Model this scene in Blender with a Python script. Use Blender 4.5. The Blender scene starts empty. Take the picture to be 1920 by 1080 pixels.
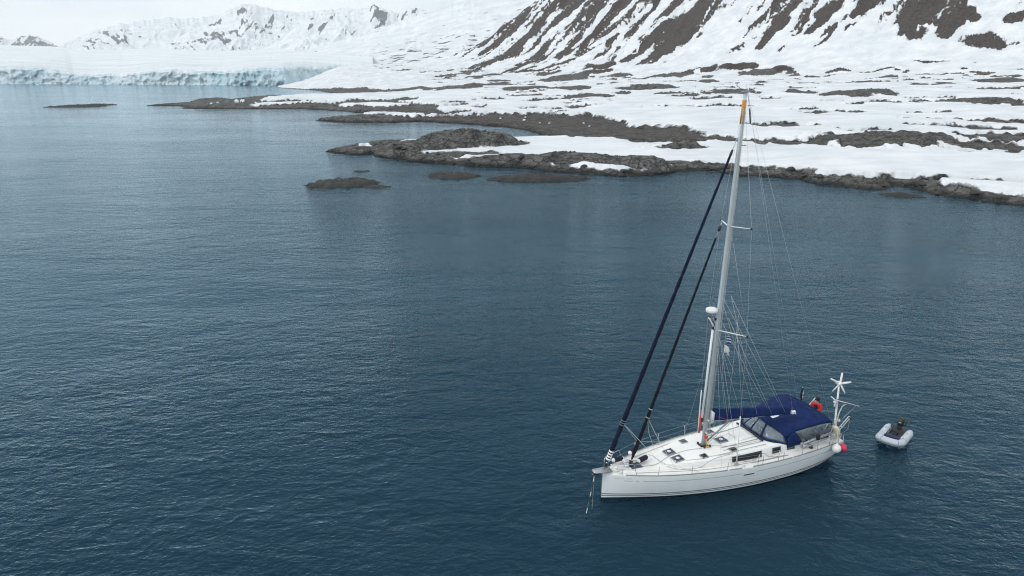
import bpy, bmesh, math, random
import numpy as np
from mathutils import Vector, Matrix

# ------------------------------------------------------------------ camera
scene = bpy.context.scene
col = scene.collection
FPX, CX, CY = 1290.0, 960.0, 540.0          # focal length and centre in photo pixels (1920 x 1080)
HORIZON = 140.0
PITCH = math.atan((CY - HORIZON) / FPX)
CAMH = 20.0
cam_data = bpy.data.cameras.new('camera')
cam_data.sensor_width = 36.0
cam_data.lens = 36.0 * FPX / 1920.0
cam_data.clip_start = 0.5
cam_data.clip_end = 40000.0
cam = bpy.data.objects.new('camera', cam_data)
cam.location = (0, 0, CAMH)
cam.rotation_euler = (math.pi / 2 - PITCH, 0, 0)
col.objects.link(cam)
scene.camera = cam

# ------------------------------------------------------------------ sky, sun, exposure
SUN_EL, SUN_AZ = math.radians(38), math.radians(-112)      # azimuth from +Y, clockwise
world = bpy.data.worlds.new('World')
scene.world = world
world.use_nodes = True
world.cycles.sampling_method = 'NONE'          # an even sky needs no light map
wt = world.node_tree
wt.nodes.clear()
w_out = wt.nodes.new('ShaderNodeOutputWorld')
sky = wt.nodes.new('ShaderNodeTexSky')
sky.sky_type = 'NISHITA'
sky.sun_disc = False
sky.sun_elevation = SUN_EL
sky.sun_rotation = SUN_AZ
sky.air_density = 1.0
sky.dust_density = 2.0
bg_sky = wt.nodes.new('ShaderNodeBackground')
bg_sky.inputs['Strength'].default_value = 0.06
wt.links.new(sky.outputs[0], bg_sky.inputs['Color'])
# the closed cloud deck: an even pale grey, faintly mottled
w_tc = wt.nodes.new('ShaderNodeTexCoord')
w_map = wt.nodes.new('ShaderNodeMapping')
w_map.inputs['Scale'].default_value = (1.0, 1.0, 3.6)
w_noise = wt.nodes.new('ShaderNodeTexNoise')
w_noise.inputs['Scale'].default_value = 2.6
w_noise.inputs['Detail'].default_value = 6
w_noise.inputs['Roughness'].default_value = 0.55
w_ramp = wt.nodes.new('ShaderNodeValToRGB')
w_ramp.color_ramp.elements[0].position = 0.3
w_ramp.color_ramp.elements[0].color = (0.65, 0.74, 0.80, 1)
w_ramp.color_ramp.elements[1].position = 0.66
w_ramp.color_ramp.elements[1].color = (0.92, 0.96, 0.98, 1)
wt.links.new(w_tc.outputs['Generated'], w_map.inputs['Vector'])
wt.links.new(w_map.outputs[0], w_noise.inputs['Vector'])
wt.links.new(w_noise.outputs['Fac'], w_ramp.inputs[0])
bg_cloud = wt.nodes.new('ShaderNodeBackground')
bg_cloud.inputs['Strength'].default_value = 1.12
wt.links.new(w_ramp.outputs[0], bg_cloud.inputs['Color'])
w_mix = wt.nodes.new('ShaderNodeMixShader')
w_mix.inputs[0].default_value = 0.88
wt.links.new(bg_sky.outputs[0], w_mix.inputs[1])
wt.links.new(bg_cloud.outputs[0], w_mix.inputs[2])
wt.links.new(w_mix.outputs[0], w_out.inputs[0])

sun_data = bpy.data.lights.new('sun', 'SUN')
sun_data.energy = 1.3
sun_data.angle = math.radians(18)
sun_data.color = (1.0, 0.97, 0.93)
sun = bpy.data.objects.new('sun', sun_data)
sd = Vector((math.sin(SUN_AZ) * math.cos(SUN_EL), math.cos(SUN_AZ) * math.cos(SUN_EL), math.sin(SUN_EL)))
sun.rotation_euler = sd.to_track_quat('Z', 'Y').to_euler()
sun.location = (0, 0, 60)
col.objects.link(sun)

scene.view_settings.view_transform = 'Standard'
scene.view_settings.look = 'None'
scene.view_settings.gamma = 1.0
scene.view_settings.exposure = 0.13
scene.view_settings.use_curve_mapping = False
scene.cycles.use_denoising = True
scene.cycles.filter_width = 1.2
scene.cycles.denoising_prefilter = 'FAST'
scene.cycles.max_bounces = 5
scene.cycles.transparent_max_bounces = 12
scene.cycles.volume_bounces = 1

# ------------------------------------------------------------------ helpers
R = math.radians
SP, CP = math.sin(PITCH), math.cos(PITCH)

def ray(px, py):
    """direction of a photo pixel"""
    u = (px - CX) / FPX
    v = (py - CY) / FPX
    return np.array([u, CP - v * SP, -(SP + v * CP)])

def sea(px, py, z=0.0):
    d = ray(px, py)
    t = (z - CAMH) / d[2]
    return np.array([d[0] * t, d[1] * t])

def az_slope(px, py):
    d = ray(px, py)
    h = math.hypot(d[0], d[1])
    return math.atan2(d[0], d[1]), d[2] / h

def smooth(a, b, x):
    t = np.clip((x - a) / (b - a), 0, 1)
    return t * t * (3 - 2 * t)

def _hash(ix, iy, seed):
    h = (ix.astype(np.int64) * 374761393 + iy.astype(np.int64) * 668265263 + seed * 974634777) & 0xFFFFFFFF
    h = ((h ^ (h >> 13)) * 1274126177) & 0xFFFFFFFF
    return (h ^ (h >> 16)) & 0xFFFFFFFF

def perlin(x, y, seed=0):
    x = np.asarray(x, float); y = np.asarray(y, float)
    ix = np.floor(x); iy = np.floor(y)
    fx = x - ix; fy = y - iy
    ix = ix.astype(np.int64); iy = iy.astype(np.int64)
    ux = fx * fx * fx * (fx * (fx * 6 - 15) + 10)
    uy = fy * fy * fy * (fy * (fy * 6 - 15) + 10)
    def g(dx, dy):
        a = _hash(ix + dx, iy + dy, seed) * (2 * math.pi / 4294967296.0)
        return np.cos(a) * (fx - dx) + np.sin(a) * (fy - dy)
    n0 = g(0, 0) * (1 - ux) + g(1, 0) * ux
    n1 = g(0, 1) * (1 - ux) + g(1, 1) * ux
    return (n0 * (1 - uy) + n1 * uy) * 1.5

def fbm(x, y, octs=4, seed=0, gain=0.5, lac=2.03):
    s = 0; a = 1.0; t = 0
    for i in range(octs):
        s = s + a * perlin(x, y, seed + i * 17); t += a
        x = np.asarray(x) * lac + 13.7; y = np.asarray(y) * lac + 7.3; a *= gain
    return s / t

def ridged(x, y, octs=4, seed=0, gain=0.5):
    s = 0; a = 1.0; t = 0
    for i in range(octs):
        s = s + a * (1 - 2 * np.abs(perlin(x, y, seed + i * 31))); t += a
        x = np.asarray(x) * 2.07 + 3.1; y = np.asarray(y) * 2.07 + 9.2; a *= gain
    return s / t

def tag(o, label=None, cat=None, group=None, kind=None):
    if label: o['label'] = label
    if cat: o['category'] = cat
    if group: o['group'] = group
    if kind: o['kind'] = kind
    return o

def mesh_np(name, verts, quads, mat, parent=None, smooth_=True, attrs=None):
    """a mesh object from numpy arrays (quads: n x 4, or n x 3)"""
    verts = np.asarray(verts, np.float32); quads = np.asarray(quads, np.int32)
    me = bpy.data.meshes.new(name)
    n, k = quads.shape
    me.vertices.add(len(verts)); me.vertices.foreach_set('co', verts.ravel())
    me.loops.add(n * k); me.loops.foreach_set('vertex_index', quads.ravel())
    me.polygons.add(n)
    me.polygons.foreach_set('loop_start', np.arange(0, n * k, k, dtype=np.int32))
    me.polygons.foreach_set('use_smooth', np.full(n, smooth_))
    me.update(calc_edges=True)
    for an, av in (attrs or {}).items():
        at = me.attributes.new(an, 'FLOAT', 'POINT')
        at.data.foreach_set('value', np.asarray(av, np.float32).ravel())
    me.materials.append(mat)
    o = bpy.data.objects.new(name, me)
    col.objects.link(o)
    if parent: o.parent = parent
    return o

def grid_quads(nr, nc, keep=None):
    i = np.arange(nr - 1)[:, None] * nc + np.arange(nc - 1)[None, :]
    q = np.stack([i, i + 1, i + nc + 1, i + nc], -1).reshape(-1, 4)
    if keep is not None:
        q = q[keep.reshape(-1)]
    return q

def compact(verts, quads, attrs):
    used = np.unique(quads)
    remap = np.full(len(verts), -1, np.int64); remap[used] = np.arange(len(used))
    return verts[used], remap[quads], {k: v[used] for k, v in attrs.items()}

class NT:
    """tiny node-tree builder"""
    def __init__(self, name):
        self.m = bpy.data.materials.new(name); self.m.use_nodes = True
        self.t = self.m.node_tree; self.t.nodes.clear()
        self.out = self.n('ShaderNodeOutputMaterial')
    def n(self, kind, ins=None, **props):
        nd = self.t.nodes.new(kind)
        for k, v in props.items(): setattr(nd, k, v)
        for k, v in (ins or {}).items(): self.set(nd, k, v)
        return nd
    def set(self, nd, k, v):
        if isinstance(v, bpy.types.NodeSocket): self.t.links.new(v, nd.inputs[k])
        else: nd.inputs[k].default_value = v
    def math(self, op, a, b=0.0, c=None, clamp=False):
        nd = self.n('ShaderNodeMath', {0: a, 1: b}, operation=op, use_clamp=clamp)
        if c is not None: self.set(nd, 2, c)
        return nd.outputs[0]
    def mix(self, f, a, b, blend='MIX'):
        nd = self.n('ShaderNodeMix', data_type='RGBA', blend_type=blend)
        self.set(nd, 0, f); self.set(nd, 6, a); self.set(nd, 7, b)
        return nd.outputs[2]
    def mapr(self, v, a, b, c=0.0, d=1.0):
        nd = self.n('ShaderNodeMapRange', {0: v, 1: a, 2: b, 3: c, 4: d})
        return nd.outputs[0]
    def noise(self, vec, scale, detail=4, rough=0.55, dist=0.0):
        nd = self.n('ShaderNodeTexNoise', {'Vector': vec, 'Scale': scale, 'Detail': detail, 'Roughness': rough, 'Distortion': dist})
        return nd.outputs['Fac']
    def pos(self):
        return self.n('ShaderNodeNewGeometry').outputs['Position']
    def objc(self):
        return self.n('ShaderNodeTexCoord').outputs['Object']
    def mapping(self, vec, scale=(1, 1, 1), rot=(0, 0, 0), loc=(0, 0, 0)):
        return self.n('ShaderNodeMapping', {'Vector': vec, 'Location': loc, 'Rotation': rot, 'Scale': scale}).outputs[0]
    def attr(self, name):
        return self.n('ShaderNodeAttribute', attribute_name=name).outputs['Fac']
    def bump(self, h, strength=1.0, dist=1.0, normal=None):
        nd = self.n('ShaderNodeBump', {'Height': h, 'Strength': strength, 'Distance': dist})
        if normal is not None: self.set(nd, 'Normal', normal)
        return nd.outputs[0]
    def bsdf(self, **ins):
        nd = self.n('ShaderNodeBsdfPrincipled')
        for k, v in ins.items(): self.set(nd, k.replace('_', ' '), v)
        self.t.links.new(nd.outputs[0], self.out.inputs['Surface'])
        return nd

def rgb(r, g, b): return (r, g, b, 1.0)

# ------------------------------------------------------------------ setting materials
def snow_mix(b, rockcol, fac_edges=(0.46, 0.54)):
    pass

def make_ground_mat(name, far=False):
    b = NT(name)
    p = b.pos()
    s = b.attr('snow'); tone = b.attr('tone')
    sc = 0.25 if far else 1.0
    n1 = b.noise(p, 0.16 * sc, 5, 0.6)
    n2 = b.noise(p, 0.9 * sc, 5, 0.65)
    e = b.math('ADD', s, b.math('MULTIPLY', b.math('SUBTRACT', n1, 0.5), 0.35 if far else 0.8))
    e = b.math('ADD', e, b.math('MULTIPLY', b.math('SUBTRACT', n2, 0.5), 0.3 if far else 0.4))
    f = b.mapr(e, -0.06, 0.07)
    # rock
    sep = b.n('ShaderNodeSeparateXYZ', {0: p})
    z = sep.outputs['Z']
    v1 = b.noise(p, 0.35 * sc, 6, 0.68)
    v2 = b.noise(p, 2.2 * sc, 5, 0.7)
    v3 = b.noise(b.mapping(p, (1, 1, 2.6), (0.3, 0.2, 0.5)), 0.8 * sc, 5, 0.7, 0.8)
    dark = b.mix(b.mapr(v1, 0.36, 0.66), rgb(0.050, 0.051, 0.050), rgb(0.265, 0.262, 0.25))
    brown = b.mix(b.mapr(v1, 0.36, 0.66), rgb(0.028, 0.0165, 0.012), rgb(0.092, 0.054, 0.038))
    rock = b.mix(tone, dark, brown)
    if far: rock = b.mix(b.mapr(v1, 0.36, 0.66), rgb(0.13, 0.145, 0.16), rgb(0.27, 0.285, 0.30))  # pale bluish rock: distance haze put into the colour
    rock = b.mix(b.mapr(v2, 0.36, 0.56, 0.5, 0), rock, rgb(0.022, 0.022, 0.021))
    rock = b.mix(b.mapr(v3, 0.52, 0.68, 0, 0.5), rock, b.mix(tone, rgb(0.22, 0.22, 0.21), rgb(0.10, 0.08, 0.07)))
    lich = b.noise(p, 0.08 * sc, 3)
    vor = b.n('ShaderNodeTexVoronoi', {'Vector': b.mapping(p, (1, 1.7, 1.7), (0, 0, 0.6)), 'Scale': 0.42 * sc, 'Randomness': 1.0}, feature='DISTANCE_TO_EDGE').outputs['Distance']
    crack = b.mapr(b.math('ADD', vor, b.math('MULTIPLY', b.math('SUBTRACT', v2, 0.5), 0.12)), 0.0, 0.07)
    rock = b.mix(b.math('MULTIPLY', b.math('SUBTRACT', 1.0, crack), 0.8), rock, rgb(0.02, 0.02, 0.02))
    rock = b.mix(b.mapr(lich, 0.52, 0.7, 0, 0.25), rock, b.mix(tone, rgb(0.17, 0.168, 0.158), rgb(0.085, 0.066, 0.056)))
    # wet weed belt at the tide line: a thing of height above the sea, not of light
    tide = b.mapr(b.math('ADD', z, b.math('MULTIPLY', b.math('SUBTRACT', v1, 0.5), 0.9)), 0.2, 0.95, 1, 0)
    rock = b.mix(b.math('MULTIPLY', tide, 0.85), rock, rgb(0.016, 0.016, 0.014))
    # snow
    st = b.noise(p, 0.06 * sc, 5, 0.6)
    st2 = b.noise(b.mapping(p, (0.35, 1.6, 1.0), (0, 0, 0.25)), 0.15 * sc, 4, 0.6)
    snow = b.mix(b.mapr(st, 0.34, 0.68), rgb(0.765, 0.78, 0.795), rgb(0.58, 0.615, 0.65))
    snow = b.mix(b.mapr(st2, 0.50, 0.74, 0, 0.36), snow, rgb(0.54, 0.53, 0.50))
    c = b.mix(f, rock, snow)
    hr = b.math('ADD', b.math('MULTIPLY', v1, 2.0), b.math('MULTIPLY_ADD', v2, 0.8, b.math('MULTIPLY', crack, 0.5)))
    hs = b.math('ADD', b.math('MULTIPLY', st2, 1.3), 2.2)
    hmix = b.n('ShaderNodeMix', {0: f, 2: hr, 3: hs}, data_type='FLOAT').outputs[0]
    nrm = b.bump(hmix, 0.9, 0.7 / sc)
    b.bsdf(Base_Color=c, Roughness=b.mapr(f, 0, 1, 0.85, 0.75), Normal=nrm, Specular_IOR_Level=0.25)
    return b.m

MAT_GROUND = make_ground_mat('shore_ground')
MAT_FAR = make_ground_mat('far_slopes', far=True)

def make_rock_mat():
    b = NT('wet_rock')
    p = b.pos(); z = b.n('ShaderNodeSeparateXYZ', {0: p}).outputs['Z']
    v1 = b.noise(p, 0.6, 6, 0.65); v2 = b.noise(p, 4.0, 5, 0.7)
    c = b.mix(v1, rgb(0.022, 0.023, 0.023), rgb(0.085, 0.084, 0.078))
    c = b.mix(b.mapr(v2, 0.35, 0.7), b.mix(0.5, c, rgb(0.02, 0.02, 0.02)), c)
    c = b.mix(b.mapr(z, 0.1, 0.8, 0.75, 0), c, rgb(0.022, 0.022, 0.019))
    nrm = b.bump(b.math('ADD', b.math('MULTIPLY', v1, 1.0), b.math('MULTIPLY', v2, 0.4)), 0.6, 0.4)
    b.bsdf(Base_Color=c, Roughness=0.7, Normal=nrm, Specular_IOR_Level=0.3)
    return b.m
MAT_ROCK = make_rock_mat()

def make_ice_mat(name, far=True):
    b = NT(name)
    p = b.pos(); s = b.attr('snow')
    n1 = b.noise(p, 0.02, 5, 0.6); n2 = b.noise(p, 0.09, 6, 0.65)
    c = b.mix(b.mapr(n1, 0.38, 0.66), rgb(0.37, 0.53, 0.60), rgb(0.66, 0.74, 0.77))
    c = b.mix(b.mapr(n2, 0.50, 0.68, 0, 0.55), c, rgb(0.22, 0.34, 0.40))
    snow = b.mix(b.mapr(b.noise(b.mapping(p, (0.4, 1.0, 1.0)), 0.012, 6, 0.65), 0.35, 0.68), rgb(0.80, 0.82, 0.83), rgb(0.60, 0.65, 0.69))
    c = b.mix(b.mapr(b.math('ADD', s, b.math('MULTIPLY', b.math('SUBTRACT', n2, 0.5), 0.8)), -0.1, 0.25), c, snow)
    b.bsdf(Base_Color=c, Roughness=0.55, Normal=b.bump(b.math('ADD', n2, n1), 0.6, 6.0))
    return b.m
MAT_ICE = make_ice_mat('glacier_ice')

def make_water_mat():
    b = NT('sea_water')
    p = b.pos()
    # wind-roughened patches and slicks
    gust = b.noise(b.mapping(p, (0.5, 1.0, 1.0), (0, 0, 0.35)), 0.028, 3, 0.5)
    g = b.mapr(gust, 0.34, 0.66, 0.55, 1.25)
    def ridge(v):
        return b.math('SUBTRACT', 1.0, b.math('ABSOLUTE', b.math('SUBTRACT', b.math('MULTIPLY', v, 2.0), 1.0)))
    a1 = b.noise(b.mapping(p, (0.55, 1.0, 1.0), (0, 0, R(-26))), 0.95, 3, 0.5, 0.3)
    a2 = b.noise(b.mapping(p, (0.55, 1.0, 1.0), (0, 0, R(36))), 1.45, 3, 0.5, 0.3)
    a3 = b.noise(b.mapping(p, (0.7, 1.0, 1.0), (0, 0, R(10))), 3.4, 3, 0.55, 0.4)
    a4 = b.noise(b.mapping(p, (0.65, 1.0, 1.0), (0, 0, R(-30))), 8.0, 2, 0.5)
    swell = b.noise(b.mapping(p, (0.45, 1.0, 1.0), (0, 0, R(-24))), 0.33, 3, 0.45, 0.3)
    h = b.math('MULTIPLY', ridge(a1), 0.075)
    h = b.math('MULTIPLY_ADD', ridge(a2), 0.050, h)
    h = b.math('MULTIPLY_ADD', ridge(a3), 0.028, h)
    h = b.math('MULTIPLY_ADD', a4, 0.013, h)
    h = b.math('MULTIPLY', h, g)
    calm = b.mapr(b.n('ShaderNodeSeparateXYZ', {0: p}).outputs['Y'], 22.0, 300.0, 2.0, 0.45)
    h = b.math('MULTIPLY', h, calm)
    sw2 = b.noise(b.mapping(p, (0.45, 1.0, 1.0), (0, 0, R(24))), 0.11, 3, 0.5, 0.3)
    h = b.math('MULTIPLY_ADD', ridge(swell), b.math('MULTIPLY', g, 0.20), h)
    h = b.math('MULTIPLY_ADD', ridge(sw2), b.math('MULTIPLY', g, 0.32), h)
    nrm = b.bump(h, 1.0, 1.0)
    fr = b.n('ShaderNodeFresnel', {'IOR': 1.32, 'Normal': nrm}).outputs[0]
    refl = b.mix(b.mapr(fr, 0.02, 0.55), rgb(0.42, 0.78, 1.0), rgb(0.80, 0.925, 1.0))
    df = b.n('ShaderNodeBsdfTransparent', {'Color': rgb(0.054, 0.120, 0.168)})
    gl = b.n('ShaderNodeBsdfGlossy', {'Color': refl, 'Roughness': 0.085, 'Normal': nrm})
    haze_ = b.n('ShaderNodeBsdfDiffuse', {'Color': rgb(0.0030, 0.0120, 0.0205), 'Normal': nrm})
    df = b.n('ShaderNodeAddShader', {0: df.outputs[0], 1: haze_.outputs[0]})
    mx = b.n('ShaderNodeMixShader', {0: fr, 1: df.outputs[0], 2: gl.outputs[0]})
    b.t.links.new(mx.outputs[0], b.out.inputs['Surface'])
    return b.m
MAT_WATER = make_water_mat()

# ------------------------------------------------------------------ water sheet
S = 8600.0
def make_shade_sheet_mat():
    b = NT('hull_shade_sheet')
    b.bsdf(Base_Color=b.mix(b.noise(b.pos(), 0.05, 3), rgb(0.74, 0.74, 0.74), rgb(0.84, 0.86, 0.86)), Roughness=1.0, Specular_IOR_Level=0.0)
    return b.m
SHADE_SHEET_Z = -1.0  # added sheet just under the surface, placed to take the hull's shadow
tag(mesh_np('hull_shade_sheet', [(-S, -S, SHADE_SHEET_Z), (S, -S, SHADE_SHEET_Z), (S, S, SHADE_SHEET_Z), (-S, S, SHADE_SHEET_Z)], [(0, 1, 2, 3)], make_shade_sheet_mat()), kind='structure')
tag(mesh_np('water', [(-S, -S, 0), (S, -S, 0), (S, S, 0), (-S, S, 0)], [(0, 1, 2, 3)], MAT_WATER), kind='structure')

# ------------------------------------------------------------------ shore, plain and near mountain: one height field
SHORE_PX = [(1920, 386), (1858, 380), (1819, 372), (1755, 366), (1735, 360), (1727, 356), (1705, 350), (1680, 348.5),
    (1655, 357), (1604, 354), (1576, 350), (1523, 342), (1504, 337), (1480, 334.5), (1440, 331), (1384, 330), (1366, 321),
    (1340, 318), (1315, 320), (1280, 320), (1253, 323), (1220, 327), (1165, 330), (1100, 326), (1019, 319), (1000, 314),
    (946, 313), (873, 311), (830, 306), (780, 302), (760, 298.5), (740, 293), (722, 290), (706, 286), (690, 289), (658, 289.5),
    (618, 284), (640, 278), (690, 274), (698, 269), (730, 268), (800, 267), (880, 265), (950, 263), (990, 262), (1019, 260), (1012, 252), (997, 247),
    (954, 239), (870, 232), (786, 228), (739, 229.5), (660, 229), (593, 226), (640, 219.5), (690, 216.5), (720, 217.5), (712, 213),
    (650, 209), (600, 206.5), (583, 204.5), (456, 204.5), (361, 203), (346, 199.5), (300, 198), (285, 197), (310, 196), (350, 194),
    (361, 190), (420, 188), (437, 186.5), (478, 181.5), (547, 180), (570, 181.8), (610, 182), (642, 181), (656, 177.5), (620, 174),
    (591, 169), (518, 164.5), (530, 161)]
poly = [np.array((520.0, -120.0)), np.array((150.0, 70.0))] + [sea(*q) for q in SHORE_PX] + \
       [np.array((-560.0, 2600.0)), np.array((-700.0, 5200.0)), np.array((6000.0, 5200.0)), np.array((6000.0, -120.0))]
POLY = np.array(poly)

def seg_dist(x, y, pts, closed=True):
    """(unsigned distance, inside?) to a polygon"""
    best = np.full(x.shape, 1e18); inside = np.zeros(x.shape, bool)
    n = len(pts)
    for i in range(n):
        ax, ay = pts[i]; bx, by = pts[(i + 1) % n]
        dx, dy = bx - ax, by - ay
        L = dx * dx + dy * dy
        t = np.clip(((x - ax) * dx + (y - ay) * dy) / L, 0, 1)
        best = np.minimum(best, (x - ax - t * dx) ** 2 + (y - ay - t * dy) ** 2)
        if ay != by:
            c = ((ay > y) != (by > y)) & (x < (bx - ax) * (y - ay) / (by - ay) + ax)
            inside ^= c
    return np.sqrt(best), inside

FOOT = np.array([(2600, -200), (950, 130), (470, 540), (268, 770), (40, 1020), (-215, 1330), (-190, 1560), (250, 2450), (700, 3400), (5000, 3400)], float)

def ground_profile(x, y, d, dm):
    """ground height without hummocks, from the distance inland and the distance inside the mountain foot"""
    dp = np.maximum(d, 0)
    h = np.where(d > 0, 1.25 * (1 - np.exp(-dp / 4.0)) + 0.034 * np.maximum(dp - 12, 0), 0.35 * d)
    h = np.minimum(h, 1.25 + 20 * (1 - np.exp(-h / 20)) + 0.004 * dp)
    # the smooth snow dome beside the glacier
    c = sea(700, 160); c = c / np.hypot(*c) * 1420
    q = ((x - c[0]) / 260) ** 2 + ((y - c[1]) / 330) ** 2
    h = h + 30 * np.exp(-q * 1.3) * smooth(0, 120, dp)
    w = 38.0
    wob = 14 * fbm(x / 130, y / 130, 3, 41)
    e = dm + wob - 95
    hm = np.where(e / w > 29, 0.74 * e, 0.74 * w * np.log1p(np.exp(np.clip(e / w, -30, 30)))) + 0.05 * np.maximum(dm, 0)
    return h + hm * smooth(-220, 0, dm)

def signed(x, y, pts):
    d, ins = seg_dist(x, y, pts)
    return np.where(ins, d, -d)

def base_height(x, y):
    return ground_profile(x, y, signed(x, y, POLY), signed(x, y, FOOT))

def upsample(C, ri, ci, nr, nc):
    """bilinear upsampling of a coarse grid taken at rows ri and columns ci"""
    def lerp(C, idx, n):
        f = np.interp(np.arange(n), idx, np.arange(len(idx)))
        i = np.minimum(f.astype(int), len(idx) - 2); t = (f - i)[:, None]
        return C[i] * (1 - t) + C[i + 1] * t
    return lerp(lerp(C, ri, nr).T, ci, nc).T

def hit(px, py, z0=None, rmax=2300.0):
    """where a photo pixel's ray meets the base ground"""
    d = ray(px, py); hd = math.hypot(d[0], d[1])
    rr = np.geomspace(110, rmax, 700)
    x = d[0] / hd * rr; y = d[1] / hd * rr; z = CAMH + d[2] / hd * rr
    h = base_height(x, y)
    i = np.argmax(z < np.maximum(h, 0.0))
    if not (z < np.maximum(h, 0.0)).any(): i = len(rr) - 1
    return np.array([x[i], y[i], rr[i]])

# bare-rock hummocks standing out of the snow: photo centre, half width, half height (px), bump share, tone
PATCH = [(1650, 263, 91, 17, .5, .5), (1475, 267, 69, 6, .4, .5), (1822, 274, 102, 11, .4, .5), (1880, 259, 73, 8, .4, .5), (1293, 262, 95, 8, .5, .6),
    (1289, 278, 40, 11, .9, .3), (1781, 288.5, 23, 7, .9, .4), (1905, 294, 15, 3, .5, .4), (1377, 278, 8, 3, .8, .4), (1468, 236, 69, 4, .4, .4),
    (1326, 203, 66, 2, .3, .4), (1840, 230, 95, 4, .4, .5), (1847, 244, 80, 4, .4, .5), (1621, 246, 40, 3, .4, .4), (1745, 216, 13, 2, .6, .4),
    (1570, 213, 40, 3, .4, .4), (1511, 209, 15, 1.5, .4, .4), (1672, 195, 33, 3, .5, .4), (1832, 192, 60, 7, .6, .5), (1614, 178, 50, 8, .7, .4),
    (1508, 174, 26, 4, .6, .4), (1439, 187, 18, 3, .6, .4), (1366, 175, 33, 5, .5, .4), (1333, 187, 33, 4, .5, .4), (1289, 181, 26, 4, .5, .4),
    (1242, 165, 25, 6, .6, .4), (1337, 155, 26, 7, .6, .4), (1282, 154, 22, 3, .5, .4), (1215, 166, 43, 4, .5, .4), (1426, 156, 19, 3, .5, .4),
    (1340, 132, 17, 5, .5, .4), (1383, 129, 19, 7, .5, .4), (1407, 139, 22, 5, .5, .4), (1460, 130, 29, 6, .5, .4), (1503, 140, 19, 3, .5, .4),
    (1541, 145, 14, 3, .5, .4), (1661, 146, 14, 2, .5, .4), (1637, 155, 34, 1.6, .3, .4), (1886, 152, 43, 5, .5, .4), (1890, 144, 20, 2.5, .5, .4),
    (1748, 158, 14, 2, .5, .4), (1860, 168, 30, 2, .4, .4), (985, 179, 28, 4, .7, .4), (1000, 190, 20, 3, .6, .4), (1110, 182, 55, 5, .6, .4),
    (900, 203, 28, 3, .5, .4), (995, 204, 20, 2.5, .5, .4), (1060, 196, 12, 1.5, .5, .4), (985, 167, 52, 6, .6, .3), (1065, 166, 40, 5, .5, .4),
    (850, 196, 12, 2, .5, .4), (838, 193, 22, 2, .5, .4), (790, 197, 10, 1.5, .5, .4), (1160, 157, 32, 5, .6, .4), (1100, 140, 40, 4, .5, .5),
    (1040, 150, 42, 5, .5, .4), (1120, 128, 36, 5, .5, .6), (1180, 141, 40, 4, .5, .5), (1190, 175, 30, 3, .5, .4), (1250, 142, 28, 3, .4, .4),
    (940, 160, 36, 4, .5, .3), (880, 162, 34, 6, .5, .4), (830, 166, 50, 6, .5, .3), (770, 168, 24, 5, .5, .3), (720, 171, 30, 4, .5, .3),
    (676, 176, 20, 4, .6, .3), (707, 190, 28, 5, .6, .4), (745, 187, 24, 4, .6, .4), (730, 205, 30, 4, .5, .5), (800, 212, 60, 3, .3, .6),
    (700, 207, 60, 4, .4, .5), (760, 211, 50, 3, .3, .6), (1065, 148, 30, 3, .4, .4), (1150, 192, 14, 1.5, .4, .4), (1035, 207, 14, 1.5, .4, .4)]
random.seed(11)
for _ in range(190):
    px = random.uniform(800, 1930); py = random.triangular(128, 215, 136)
    s_ = random.uniform(0.5, 1.0) * (0.5 + (py - 120) / 110)
    PATCH.append((px, py, random.uniform(7, 19) * s_ + 3, 2.2 * s_ + .5, .5, .5))
BEACH = [(880, 222, 140, 7), (990, 227, 120, 13), (1085, 236, 110, 12), (1165, 247, 110, 11), (1240, 258, 80, 9), (1120, 256, 90, 8)]
SNOWY = [(509, 189.5, 23, 2.6), (545, 196, 62, 1.6), (574, 189, 26, 2.6), (632, 190.5, 34, 4), (694, 199.5, 60, 2), (445, 192, 5, 2)]

# mountain streaks: top px, bottom px, width px, +1 rock / -1 snow
STREAK = [((1354, -20), (1225, 112), 46, 1), ((1330, -10), (1168, 116), 15, 1), ((1508, -15), (1426, 92), 17, 1), ((1465, 0), (1417, 58), 12, 1),
    ((1535, 18), (1489, 73), 8, 1), ((1584, 0), (1517, 66), 15, 1), ((1546, 62), (1532, 77), 8, 1), ((1655, -12), (1607, 30), 26, 1),
    ((1412, 74), (1369, 106), 10, 1), ((1364, 0), (1465, 6), 12, 1), ((1722, -20), (1703, 74), 29, 1), ((1775, -20), (1742, 42), 34, 1),
    ((1797, 28), (1770, 68), 24, 1), ((1822, 42), (1795, 38), 17, 1), ((1808, 82), (1882, 88), 26, 1), ((1725, 118), (1772, 117), 7, 1),
    ((1900, 42), (1935, 46), 18, 1), ((1594, 57), (1592, 59), 8, 1), ((1470, 93), (1464, 101), 7, 1), ((1118, 82), (1085, 109), 17, 1),
    ((1164, 88), (1143, 116), 11, 1), ((1262, 28), (1172, 116), 16, 1), ((1240, -10), (1130, 80), 26, 1), ((1190, -10), (1060, 105), 30, 1),
    ((1120, -10), (985, 95), 46, 1), ((1062, 5), (960, 100), 30, 1), ((1000, 80), (880, 128), 20, 1), ((1290, -10), (1235, 40), 14, 1),
    ((920, 118), (760, 152), 15, 1), ((1010, 112), (880, 146), 16, 1), ((1070, 118), (960, 140), 10, 1), ((860, 143), (720, 166), 12, 1),
    ((1102, 6), (1040, 72), 9, -1), ((1058, 44), (1012, 88), 11, -1), ((1140, 20), (1077, 95), 13, -1), ((1178, 50), (1110, 92), 12, -1),
    ((1215, 20), (1180, 52), 9, -1), ((1010, 96), (968, 116), 11, -1), ((1302, -5), (1215, 75), 9, -1)]

TERR = {}
def ground_z(x, y):
    i = int(np.argmin(np.abs(TERR['rr'] - math.hypot(x, y)))); j = int(np.argmin(np.abs(TERR['az'] - math.atan2(x, y))))
    k = TERR['remap'][i, j]
    return float(TERR['h'][k]) if k >= 0 else -1.0

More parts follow.
